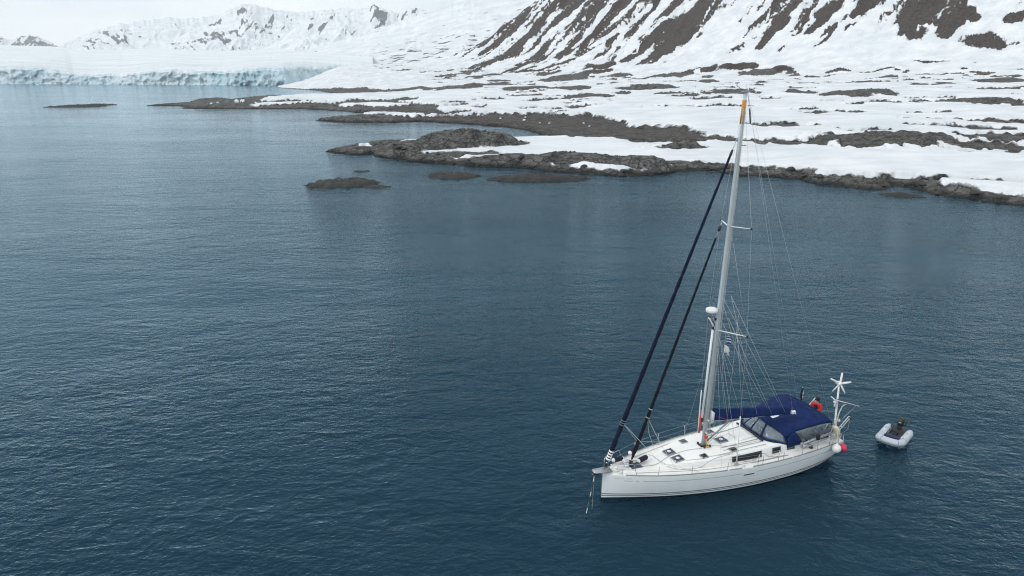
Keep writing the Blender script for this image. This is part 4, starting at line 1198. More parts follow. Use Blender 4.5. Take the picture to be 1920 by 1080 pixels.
# ---- standing rigging
CHP = {s: Vector(P(6.72, s * 1.62, 1.32)) for s in (-1, 1)}
for s_ in (-1, 1):
    MB().tube([CHP[s_], CHP[s_].lerp(SP1[s_], .39)], .026, 7).build('shroud_cover', M['white'], yacht)
    mb = MB(); mb.box(CHP[s_] + Vector((0, 0, 0)), (.22, .10, .10), None, .02); mb.tube([CHP[s_], CHP[s_] + Vector((0, 0, .35))], .03, 6); mb.build('chainplate', M['grey'], yacht)
    MB().tube([CHP[s_], SP1[s_], SP2[s_], mast_at(18.8, 0, s_ * .06)], .0075, 4).build('cap_shroud', M['wire'], yacht)
    MB().tube([CHP[s_] + Vector((.12, 0, 0)), mast_at(8.0, -.05, s_ * .08)], .0075, 4).build('lower_shroud', M['wire'], yacht)
    MB().tube([SP1[s_], mast_at(13.1, -.05, s_ * .08)], .0065, 4).build('diagonal_shroud', M['wire'], yacht)
    MB().tube([CHP[s_] + Vector((-.9, 0, 0)), mast_at(7.9, .05, s_ * .08)], .0065, 4).build('lower_shroud', M['wire'], yacht)
    MB().tube([Vector(P(6.5, 0, 19.2)), Vector(P(13.45, s_ * 1.25, 1.35))], .0065, 4).build('backstay', M['wire'], yacht)
    # lazy jacks
    MB().tube([SP1[s_].lerp(mast_at(8.06), .35), Vector(P(7.5, s_ * .35 - .3, 5.4))], .006, 4).build('lazy_jack', M['rope'], yacht)

# ---- boom with the mainsail in its cover
BA, BE = Vector(P(6.02, 0, 3.10)), Vector(P(10.35, -.98, 3.22))
boom = MB().tube([BA, BE + (BE - BA).normalized() * .25], .075, 10).build('boom', M['alu'], yacht)
bd = (BE - BA).normalized(); bn = Vector((-bd.y, bd.x, 0)).normalized()
rows = []
for t in np.linspace(0.05, 1.0, 30):
    c = BA + (BE - BA) * float(t) + Vector((0, 0, -.16 + .12 * t + .01 * math.sin(t * 23)))
    hgt = .82 * (1 - .55 * t) + .02 * math.sin(t * 31); wid = .17 * (1 - .25 * t) + .012 * math.sin(t * 40)
    ring = []
    for k in range(12):
        th = 2 * math.pi * k / 12
        y_, z_ = math.sin(th), -math.cos(th)
        ring.append(c + bn * (wid * y_ * (1.15 if z_ < 0 else .8)) + Vector((0, 0, hgt * (.38 + .62 * z_) if z_ > 0 else .17 * z_ + hgt * .38)))
    rows.append(ring + [ring[0]])
mb = MB(); mb.grid(rows); n_ = 13
mb.f.append(tuple(range(12))); mb.flat.append(False); mb.f.append(tuple(29 * n_ + k for k in range(12))); mb.flat.append(False)
cover = mb.build('sail_cover', M['navy'], boom)
# the bare white tack of the sail in front of the cover, and the boom end fitting
mb = MB(); mb.sheet([[BA + Vector((.06, -.05, -.12)), BA + Vector((.08, -.05, .62))], [BA + Vector((.24, -.13, -.06)), BA + Vector((.26, -.13, .48))]], .10); mb.build('sail_tack', M['flagw'], boom)
mb = MB(); mb.box(BE + bd * .22, (.26, .14, .16), None, .03); mb.tube([BE + bd * .1 + Vector((0, 0, .12)), BE + bd * .34 + Vector((0, -.05, -.1))], .03, 6); mb.build('boom_end_fitting', M['white'], boom)
mb = MB(); mb.tube([Vector(P(6.05, 0, 1.9)), BA + (BE - BA) * .30], .05, 8); mb.tube([Vector(P(6.1, -.08, 1.85)), BA + (BE - BA) * .33 + Vector((0, -.05, 0))], .012, 5); mb.build('boom_vang', M['grey'], boom)
for k, (t, zz) in enumerate(((.22, .2), (.40, .2), (.58, .16), (.76, .12), (.93, .10))):
    c = BA + (BE - BA) * t
    for s_ in (-1, 1):
        top_ = mast_at(10.5 if k % 2 == 0 else 9.0, -.1, s_ * .1).lerp(SP1[s_], .6 if k < 2 else .25)
        MB().tube([c + bn * (s_ * .14) + Vector((0, 0, zz)), top_], .0055, 4).build('lazy_jack', M['rope'], boom)
for s_ in (-.02, .05):
    MB().tube([BA + Vector((.25, -.15, .25 + s_)), BA + (BE - BA) * .22 + Vector((0, -.18, -.02 + s_))], .008, 5).build('reefing_line', M['pink'], boom)
MB().tube([BE + bd * .2, Vector(P(6.55, 0, 19.15))], .0055, 4).build('topping_lift', M['wire'], boom)

# ---- canvas canopy: sprayhood, cockpit tent and clear panes
canopy = empty('cockpit_canopy', P(10.8, 0, 1.6)); canopy.parent = yacht
CO = Vector(P(10.8, 0, 1.6))
def K(x, y, z): return Vector(P(x, y, z)) - CO
# transverse arches from the top of the windscreen to the aft edge: (x centre, x edge, half width, z edge, z crown)
ARCH = [(9.42, 10.02, 1.36, 1.98, 2.62), (9.75, 10.10, 1.42, 2.18, 2.66), (10.25, 10.35, 1.46, 2.40, 2.72), (11.0, 11.0, 1.53, 2.52, 2.80), (11.9, 11.9, 1.70, 2.70, 2.97), (12.05, 12.05, 1.70, 2.70, 2.97), (12.55, 12.55, 1.72, 2.66, 2.86), (12.66, 12.62, 1.71, 2.52, 2.74)]
def arch_pt(a, s):
    xc, xe, w, ze, zc = a
    q = .45 * abs(s) + .55 * abs(s) ** 4
    return K(xc + (xe - xc) * abs(s) ** 2, s * w, zc + (ze - zc) * q)
def arch_at(f):
    i = min(int(f), len(ARCH) - 2); t = f - i
    return tuple(ARCH[i][k] * (1 - t) + ARCH[i + 1][k] * t for k in range(5))
for f0, f1 in ((0, 2), (2, 4), (4, 5), (5, 6), (6, 7)):      # one cloth panel from bow to bow
    rows = []
    for f in np.linspace(f0, f1, 9):
        a = arch_at(float(f)); g_ = math.sin(math.pi * (f - f0) / (f1 - f0))
        rows.append([arch_pt(a, s) + Vector((0, 0, -.035 * g_ * (1 - s * s) + .008 * math.sin(s * 19 + f * 5) * g_)) for s in np.linspace(-1, 1, 33)])
    MB().sheet(rows, .02).build('canopy_panel', M['navy'], canopy)
# seams over the bows
for f in (2, 4, 5.6):
    a = arch_at(f); MB().tube([arch_pt(a, s) + Vector((0, 0, .012)) for s in np.linspace(-1, 1, 19)], .014, 5).build('canopy_bow', M['navy'], canopy)
# windscreen base line: across the roof, then back along the sides
BASE = [(10.15, -1.50), (9.75, -1.44), (9.35, -1.30), (9.08, -1.05), (8.93, -.7), (8.86, -.3), (8.85, 0), (8.86, .3), (8.93, .7), (9.08, 1.05), (9.35, 1.30), (9.75, 1.44), (10.15, 1.50)]
def base_pt(u):
    k = (u + 1) / 2 * (len(BASE) - 1); i = min(int(k), len(BASE) - 2); t = k - i
    x = BASE[i][0] * (1 - t) + BASE[i + 1][0] * t; y = BASE[i][1] * (1 - t) + BASE[i + 1][1] * t
    return K(x, y, roof_z(x, y) + .03)
def screen_pt(u, v):
    return base_pt(u).lerp(arch_pt(ARCH[0], u), v) + Vector((-.05 * math.sin(math.pi * v), 0, .02 * math.sin(math.pi * v)))
MB().tube([base_pt(u) + Vector((-.03, 0, .0)) for u in np.linspace(-1, 1, 41)], .045, 7).build('screen_base_band', M['navy'], canopy)
mb = MB(); mb.tube([K(8.80, y, roof_z(8.8, y) + .05) for y in np.linspace(-1.0, 1.05, 12)], .055, 6); mb.build('hatch_garage_rail', M['black'], canopy)
def screen_patch(name, u0, u1, v0, v1, mat, th, lift=0.0, nu=8, nv=6):
    return MB().sheet([[screen_pt(u, v) + Vector((lift, 0, 0)) for v in np.linspace(v0, v1, nv)] for u in np.linspace(u0, u1, nu)], th).build(name, mat, canopy)
PANES = [(-.93, -.36), (-.31, .02), (.07, .34), (.39, .93)]
for u0, u1 in PANES: screen_patch('screen_pane', u0, u1, .10, .94, M['clear'], .006)
for u0, u1 in [(-1, -.93), (-.36, -.31), (.02, .07), (.34, .39), (.93, 1)]: screen_patch('screen_rib', u0, u1, 0.0, 1.0, M['navy'], .022, -.006, 3)
screen_patch('screen_hem', -1, 1, 0.0, .10, M['navy'], .022, -.004, 30, 3); screen_patch('screen_hem', -1, 1, .94, 1.0, M['navy'], .022, -.004, 30, 3)
# side curtains with a big clear pane
for s_ in (-1, 1):
    def side_pt(f, v):
        """f along the arches (0 front .. 7 aft), v 0 at the eaves .. 1 at the coaming"""
        a = arch_at(f); e_ = arch_pt(a, s_)
        xb = e_.x + CO.x + MID; bx = xb + (.10 if f > 5 else 0)
        return e_.lerp(K(bx, s_ * (1.62 - .03 * max(0, f - 4)), 1.62), v) + Vector((0, s_ * .03 * math.sin(math.pi * v), 0))
    fl = np.linspace(0.02, 6.98, 29); vl = np.linspace(0, 1, 11)
    def inwin(f, v):
        lo = 2.45 + 1.15 * (v - .08)
        return .10 < v < .82 and lo < f < 5.55
    allp = [[side_pt(float(f), float(v)) for v in vl] for f in fl]
    # curtain cloth around the opening, pane in it
    def strip(fa, fb, va, vb, mat, name, th=.018, nu=8, nv=5, off=0.0):
        rr = [[side_pt(fa(v) + (fb(v) - fa(v)) * t, v) + Vector((0, s_ * off, 0)) for v in np.linspace(va, vb, nv)] for t in np.linspace(0, 1, nu)]
        return MB().sheet(rr, th, flip=s_ > 0).build(name, mat, canopy)
    lo = lambda v: 2.10 + .85 * (v - .08); hi = lambda v: 6.25; z0 = lambda v: .02; z1 = lambda v: 6.98
    strip(z0, z1, 0, .08, M['navy'], 'side_curtain', nu=20, nv=3)
    strip(z0, lo, .08, .84, M['navy'], 'side_curtain')
    strip(hi, z1, .08, .84, M['navy'], 'side_curtain')
    strip(z0, z1, .84, 1.0, M['navy'], 'side_curtain', nu=20, nv=3)
    strip(lo, hi, .08, .84, M['clear'], 'side_pane', th=.005, off=.004)
    MB().tube([side_pt(5.55, .12), side_pt(4.5, .80)], .016, 6).build('canopy_strut', M['steel'], canopy)
# white patch window in the front slope
c0 = [arch_pt(arch_at(f), s) + Vector((0, 0, .030)) for f, s in ((1.3, -.24), (1.3, -.02), (2.1, -.02), (2.1, -.24))]
MB().add(c0 + [p + Vector((0, 0, .006)) for p in c0], [(0, 1, 2, 3), (4, 7, 6, 5), (0, 4, 5, 1), (1, 5, 6, 2), (2, 6, 7, 3), (3, 7, 4, 0)], True).build('roof_pane', M['flagw'], canopy)
# inside: cockpit seats, wheel pedestals, cushions
for s_ in (-1, 1): MB().box(P(11.2, s_ * 1.12, 1.52), (2.2, .55, .34), None, .05).build('cockpit_seat', M['deck'], yacht)
for s_ in (-1, 1): MB().box(P(11.1, s_ * 1.12, 1.74), (1.9, .46, .09), None, .03).build('seat_cushion', M['cushion'], yacht)
MB().box(P(9.35, -.2, 1.95), (.06, .75, .55), None, .02).build('companionway', M['window'], yacht)
MB().box(P(10.7, 0, 1.72), (.9, .36, .7), None, .05).build('cockpit_table', M['wood'], yacht)
for s_ in (-1, 1):
    wh = MB(); c = Vector(P(12.2, s_ * .8, 1.95)); wh.tube([c + Vector((0, .38 * math.cos(t), .38 * math.sin(t))) for t in np.linspace(0, 6.283, 25)], .016, 6)
    for k in range(5): wh.tube([c, c + Vector((0, .38 * math.cos(k * 1.257), .38 * math.sin(k * 1.257)))], .009, 5)
    wh.tube([c, c + Vector((-.15, 0, -.1)), Vector(P(11.95, s_ * .8, 1.3))], .05, 7); wh.build('steering_wheel', M['steel'], yacht)
for s_ in (-1, 1):
    for x in (9.75, 11.5):
        MB().lathe(P(x, s_ * 1.62 if x > 10 else s_ * 1.2, roof_z(x, 1.2 if x < 10 else 1.55)), (0, 0, 1), [(.10, 0), (.10, .05), (.07, .08), (.07, .16), (.095, .18), (.05, .2), (.0, .205)], 14).build('winch', M['black'], yacht)

# ---- stern: pushpit, gangplank, davits, wind generator, solar panel
for s_ in (-1, 1):
    mb = MB()
    def rl(z): return [Vector(P(11.7, s_ * (half(11.7) - .08), z)), Vector(P(12.6, s_ * (half(12.6) - .06), z + .02)), Vector(P(13.35, s_ * (half(13.35) - .08), z + .03)), Vector(P(13.55, s_ * 1.40, z + .03)), Vector(P(13.58, s_ * .75, z + .03))]
    mb.tube(rl(1.90), .016, 7); mb.tube(rl(1.58), .012, 6)
    for q in rl(1.90)[:3] + rl(1.90)[4:]: mb.tube([q, Vector((q.x, q.y, 1.25))], .014, 6)
    mb.build('pushpit_rail', M['steel'], yacht)
mb = MB(); a, b_ = Vector(P(10.62, -1.90, 1.80)), Vector(P(12.45, -1.87, 2.06))
mb.tube([a, b_], .085, 8, squash=(1, .5)); mb.tube([a + Vector((0, -.05, -.20)), b_ + Vector((.2, -.03, -.17))], .04, 7)
mb.box(a + Vector((-.05, 0, -.05)), (.14, .12, .30), Matrix.Rotation(R(-9), 3, 'Y'), .02); mb.tube([a + Vector((.35, 0, -.1)), a + Vector((.35, 0, .17))], .03, 6)
mb.build('folded_gangplank', M['grey'], yacht)
MB().lathe(P(11.55, -1.93, 1.88), (0, 0, 1), [(.05, 0), (.11, .04), (.11, .32), (.05, .37)], 10).build('winch_bag', M['dark'], yacht)
# davits
for s_ in (-1, 1):
    mb = MB(); a = Vector(P(13.5, s_ * 1.2, 1.45)); b_ = Vector(P(14.38, s_ * 1.2, 2.30)); n2 = Vector((-.05, 0, .06))
    mb.tube([a + n2, b_ + n2, b_ + Vector((.05, 0, 0)), b_ - n2, a - n2], .026, 7); mb.tube([a.lerp(b_, .45) + n2, a.lerp(b_, .45) - n2], .03, 6)
    d_ = mb.build('davit', M['white'], yacht)
    MB().box(b_ + Vector((.06, 0, -.07)), (.10, .07, .12), None, .02).build('davit_block', M['black'], d_)
    MB().tube([b_ + Vector((.06, 0, -.1)), b_ + Vector((.02, 0, -.75)), Vector(P(13.75, s_ * 1.2, 1.3))], .006, 4).build('davit_tackle', M['rope'], d_)
# wind generator
wp0, wp1 = Vector(P(13.42, -1.22, 1.30)), Vector(P(13.22, -1.25, 4.40))
wg = MB().tube([wp0, wp0.lerp(wp1, .35), wp0.lerp(wp1, .36), wp1], [.062, .062, .048, .045], 10).build('wind_generator_pole', M['white'], yacht)
for t in (.12, .2, .27, .33, .42): MB().tube([wp0.lerp(wp1, t), wp0.lerp(wp1, t + .006)], .07, 10).build('pole_clamp', M['grey'], wg)
hubc = wp1 + Vector((0, 0, .12))
caml = Vector((math.cos(-YAW) * 0 - math.sin(-YAW) * -1, math.sin(-YAW) * 0 + math.cos(-YAW) * -1, .28)).normalized()    # faces the wind, roughly abeam
hub = MB().lathe(hubc - caml * .30, caml, [(.03, 0), (.09, .05), (.11, .2), (.12, .36), (.10, .42), (.05, .47), (.0, .485)], 14).build('wind_generator_hub', M['white'], wg)
bu = Vector((caml.y, -caml.x, 0)).normalized() * -1; bv = caml.cross(bu)
if bv.z < 0: bv = -bv; 
hc = hubc + caml * .10
for k in range(5):
    th = R(80 + 72 * k)
    dr = bu * math.cos(th) + bv * math.sin(th); tg = caml.cross(dr)
    rows = [[hc + dr * r_ + tg * (w_ * -.5) + caml * .02, hc + dr * r_ + tg * (w_ * .1), hc + dr * r_ + tg * (w_ * .5) - caml * .02] for r_, w_ in ((.06, .09), (.2, .105), (.4, .085), (.58, .055))]
    MB().sheet(rows, .012).build('wind_generator_blade', M['white'], wg)
# solar panel
pa, pb = Vector(P(13.02, -1.0, 3.68)), Vector(P(14.85, -1.0, 2.97)); pw = Vector((-.36, -.62, .14))
mb = MB(); mb.sheet([[pa, pa + pw], [pa.lerp(pb, .5), pa.lerp(pb, .5) + pw], [pb, pb + pw]], .03, flip=True); sp_ = mb.build('solar_panel', M['white'], yacht)
nrm_ = (pb - pa).cross(pw).normalized(); nrm_ = nrm_ if nrm_.z > 0 else -nrm_
ins_ = [pa.lerp(pb, .02) + pw * .05, pa.lerp(pb, .98) + pw * .05, pa.lerp(pb, .98) + pw * .95, pa.lerp(pb, .02) + pw * .95]
MB().add([p + nrm_ * .034 for p in ins_] + [p + nrm_ * .04 for p in ins_], [(3, 2, 1, 0), (4, 5, 6, 7), (0, 1, 5, 4), (1, 2, 6, 5), (2, 3, 7, 6), (3, 0, 4, 7)], True).build('solar_cells', M['solar'], sp_)
mid_ = pa.lerp(pb, .62) + pw * .5
MB().tube([wp0 + Vector((.10, 0, .1)), wp0 + Vector((.08, .02, .8)), wp0 + Vector((.16, .03, 1.35)), wp0 + Vector((.34, .04, 1.75)), mid_ - Vector((0, 0, .03))], .028, 8).build('panel_arm', M['white'], sp_)
MB().tube([wp0 + Vector((.1, 0, .75)), pb + pw * .5 - Vector((.05, 0, .02))], .012, 6).build('panel_strut', M['steel'], sp_)
mb = MB(); mb.box(mid_ - Vector((0, 0, .06)), (.5, .12, .05), Matrix.Rotation(R(21), 3, 'Y'), .01); mb.build('panel_mount', M['black'], sp_)
a = wp0.lerp(wp1, .68) + Vector((-.14, 0, 0))
mb = MB(); mb.lathe(a, (0, 0, 1), [(.04, -.25), (.05, -.1), (.03, 0), (.10, .02), (.11, .06), (.07, .10), (0, .11)], 12); mb.tube([a, wp0.lerp(wp1, .68)], .02, 6); mb.build('gps_antenna', M['white'], wg)
a = wp0 + Vector((.22, 0, .9)); MB().lathe(a, (0, 0, 1), [(.06, 0), (.07, .06), (.03, .14), (0, .15)], 10).build('stern_lamp', M['white'], wg)
# coiled mooring ropes on the quarter
for k, (x, y, z) in enumerate(((12.95, -1.72, 1.78), (13.2, -1.66, 1.72), (12.75, -1.78, 1.72))):
    mb = MB(); rr_ = random.Random(k)
    for j in range(4):
        mb.tube([Vector(P(x + .10 * math.cos(t) * (1 + .2 * j), y - .03 * j, z + .17 * math.sin(t) - .02 * j)) for t in np.linspace(0, 6.283, 15)], .014, 5)
    mb.build('coiled_rope', M['rope'], yacht)

# ------------------------------------------------------------------ loose things on and around the yacht
def put(name, mb_or, label, cat, group=None): return None
def along(a, b, prof): return a, (Vector(b) - Vector(a)), prof
def fender(a, b, r_, label):
    """a dark sock-covered cylinder with pale ends; a, b in yacht coordinates"""
    A0, B0 = to_world(*a), to_world(*b); root = empty('fender', (A0 + B0) / 2)
    root.location.z -= r_
    o_ = root.location
    L = (B0 - A0).length; ax = (B0 - A0).normalized()
    MB().lathe(A0 - o_, ax, [(r_ * .5, .10), (r_ * .92, .13), (r_, .2), (r_, L - .2), (r_ * .92, L - .13), (r_ * .5, L - .10)], 14).build('fender_cover', M['fender'], root)
    mb = MB(); mb.lathe(A0 - o_, ax, [(.02, 0), (.05, .02), (r_ * .75, .09), (r_ * .9, .16)], 12); mb.lathe(B0 - o_, -ax, [(.02, 0), (.05, .02), (r_ * .75, .09), (r_ * .9, .16)], 12)
    mb.build('fender_end', M['buoy'], root)
    return tag(root, label, 'fender', 'fenders on the foredeck')
fender((1.95, -.02, 1.62), (2.75, .28, 1.58), .13, 'dark cylindrical fender lying aft of the locker lid, beside the inner stay')
fender((1.85, .62, 1.72), (2.5, 1.0, 1.72), .14, 'dark cylindrical fender lashed to the far side rail behind the inner stay')
fender((.75, .40, 1.70), (1.5, .52, 1.64), .13, 'dark cylindrical fender lying inside the bow pulpit ahead of the inner stay')
# white mooring gear heaped at the inner stay
wgear = empty('folded_white_sailbag', to_world(1.5, .1, 1.44))
mb = MB()
for k in range(9):
    rng = random.Random(k); c = Vector((rng.uniform(-.28, .42), rng.uniform(-.22, .3), .07 + rng.uniform(0, .1))); rad = rng.uniform(.09, .15)
    mb.lathe(c - Vector((0, 0, rad * .7)), (rng.uniform(-.3, .3), rng.uniform(-.3, .3), 1), [(.0, 0), (rad * .8, rad * .25), (rad, rad * .7), (rad * .75, rad * 1.2), (.0, rad * 1.45)], 10)
mb.build('bag_cloth', M['cream'] if False else M['flagw'], wgear)
mb = MB(); mb.tube([Vector((-.3, -.2, .2)), Vector((0, -.1, .3)), Vector((.4, .1, .2))], .014, 5); mb.build('bag_cord', M['ropeg'], wgear)
tag(wgear, 'crumpled white bag heaped on the foredeck under the inner stay', 'bag')

def ball(c, r_, mat, label):
    w = to_world(*c); root = empty('ball_fender', (w.x, w.y, w.z - r_))
    MB().lathe((0, 0, 0), (0, 0, 1), [(r_ * math.sin(t), r_ - r_ * math.cos(t)) for t in np.linspace(0.02, 2.75, 14)] + [(r_ * .22, r_ * 2.02), (r_ * .2, r_ * 2.2), (.01, r_ * 2.25)], 24).build('buoy_body', mat, root)
    MB().tube([(0, 0, r_ * 2.2), (.0, .05, r_ * 2.2 + .2), (0, .12, r_ * 2.2 + .42)], .012, 5).build('lanyard', M['rope'], root)
    return tag(root, label, 'buoy')
ball((12.80, -2.06, 1.20), .235, M['buoy'], 'white round ball fender hanging at the port quarter')
ball((13.32, -1.98, 1.08), .215, M['pink'], 'bright pink ball fender hanging behind the white one at the stern')
# horseshoe lifebuoy
w = to_world(12.95, -1.62, 1.62)
lb = empty('horseshoe_lifebuoy', w, YAW)
MB().tube([(.05 * math.sin(t * 2) * 0, .20 * math.cos(t) * 1.0, .36 + .30 * math.sin(t)) for t in np.linspace(R(-62), R(242), 24)], .10, 10).build('foam_horseshoe', M['cream'], lb)
mb = MB()
for t in (R(10), R(90), R(170)): mb.tube([(0, .20 * math.cos(t) * k, .36 + .30 * math.sin(t) * k) for k in (.55, 1.5)], .012, 5)
mb.tube([(-.11, -.2, .2), (-.12, 0, .5), (-.11, .2, .2)], .012, 5); mb.build('webbing_strap', M['dark'], lb)
lb.rotation_euler = (0, R(-12), YAW + R(35))
tag(lb, 'cream horseshoe lifebuoy on the stern rail beside the canopy', 'lifebuoy')

# flags
def flag(name, x, y, z, w_, h_, mat, label, taper=0.0, droop=0.0, cat='flag', swallow=False, az=0.0):
    root = empty(name, to_world(x, y, z - h_), YAW + az)
    rows = []
    nu, nv = 9, 6
    for i in range(nu):
        u = i / (nu - 1); r = []
        for j in range(nv):
            v = j / (nv - 1)
            hh = h_ * (1 - taper * u)
            zz = h_ - (h_ - hh) / 2 - hh * (1 - v) - droop * u * u
            if swallow and u > .55: zz = zz
            xx = w_ * u * (1 - (.45 * (1 - abs(2 * v - 1)) * max(0, (u - .3) / .7) if swallow else 0))
            r.append((xx, .06 * math.sin(u * 7 + v * 1.5) * u, zz))
        rows.append(r)
    o = MB().sheet(rows, .006).build('flag_cloth', mat, root)
    return root, rows, o
fr, rows, cl = flag('courtesy_flag', 6.05, -.78, 7.98, .32, .34, M['flagw'], '', droop=.10)
for k in range(3):
    r2 = [[Vector(r[j]) + Vector((0, -.005, -.01)) for j in (k * 2, k * 2 + 1)] for r in rows]
    MB().sheet(r2, .018, flip=False).build('blue_stripe', M['flagb'], fr)
tag(fr, 'small blue and white striped flag below the lower spreader', 'flag')
fr2, rows2, cl2 = flag('white_pennant', 5.95, -.80, 7.56, .40, .40, M['flagw'], '', taper=.3, droop=.34, swallow=True)
tag(fr2, 'small white swallowtail pennant below the striped flag', 'flag')
MB().tube([(0, 0, 1.15), (0, 0, -1.0), tuple(Vector((CHP[-1].x - (5.95 - MID), CHP[-1].y + .80, CHP[-1].z - (7.56 - .40))) + Vector((-.15, .1, .0)))], .005, 4).build('flag_halyard', M['rope'], fr2)
en = empty('ensign_staff', to_world(13.5, 1.45, 1.30), YAW)
MB().tube([(0, 0, 0), (.08, .04, 1.72)], .014, 6).build('staff', M['white'], en)
MB().sheet([[(.03 + .045 * math.sin(i * 1.9 + j), .02 + .05 * math.cos(i * 2.3), 1.68 - .075 * j * (1 + .1 * i)) for j in range(9)] for i in range(6)], .01).build('ensign_cloth', M['flagk'], en)
MB().sheet([[(.10 + .03 * math.sin(j + i), -.03, 1.55 - .075 * j) for j in range(8)] for i in range(3)], .01).build('ensign_fold', M['flagw'], en)
tag(en, 'dark furled ensign on a short white staff behind the canopy', 'flag')

# anchor chain and snubber line
def hang(name, a, b, sag, label, cat, mats, r_, links=False):
    A0, B0 = to_world(*a), to_world(*b)
    root = empty(name, (B0.x, B0.y, 0))
    pts = [A0.lerp(B0, t) + Vector((0, 0, -sag * math.sin(math.pi * t))) - Vector((B0.x, B0.y, 0)) for t in np.linspace(0, 1, 40)]
    if links:
        for k, (i0, i1, mt, rr_) in enumerate(links):
            MB().tube(pts[i0:i1 + 1], rr_, 6).build('snubber_line' if mt == 'rope' else ('chain_length' if mt == 'chain' else 'chafe_sleeve'), M[mt], root)
    else:
        MB().tube(pts, r_, 6).build('line', M[mats], root)
    return tag(root, label, cat)
hang('anchor_chain', (-.42, -.04, 1.45), (-1.42, -1.05, -.25), .06, 'dark anchor chain with pale rope wrapping hanging from the bow into the water', 'chain', None, .02,
     links=[(0, 6, 'rope', .015), (6, 10, 'rubber', .024), (10, 14, 'chain', .018), (14, 18, 'rope', .016), (18, 22, 'rubber', .023), (22, 28, 'chain', .018), (28, 33, 'rope', .016), (33, 39, 'chain', .018)])
hang('snubber_rope', (-.40, .02, 1.45), (-.95, -.85, -.25), .03, 'thin pale rope hanging straight from the bow beside the anchor chain', 'rope', 'ropeg', .011)

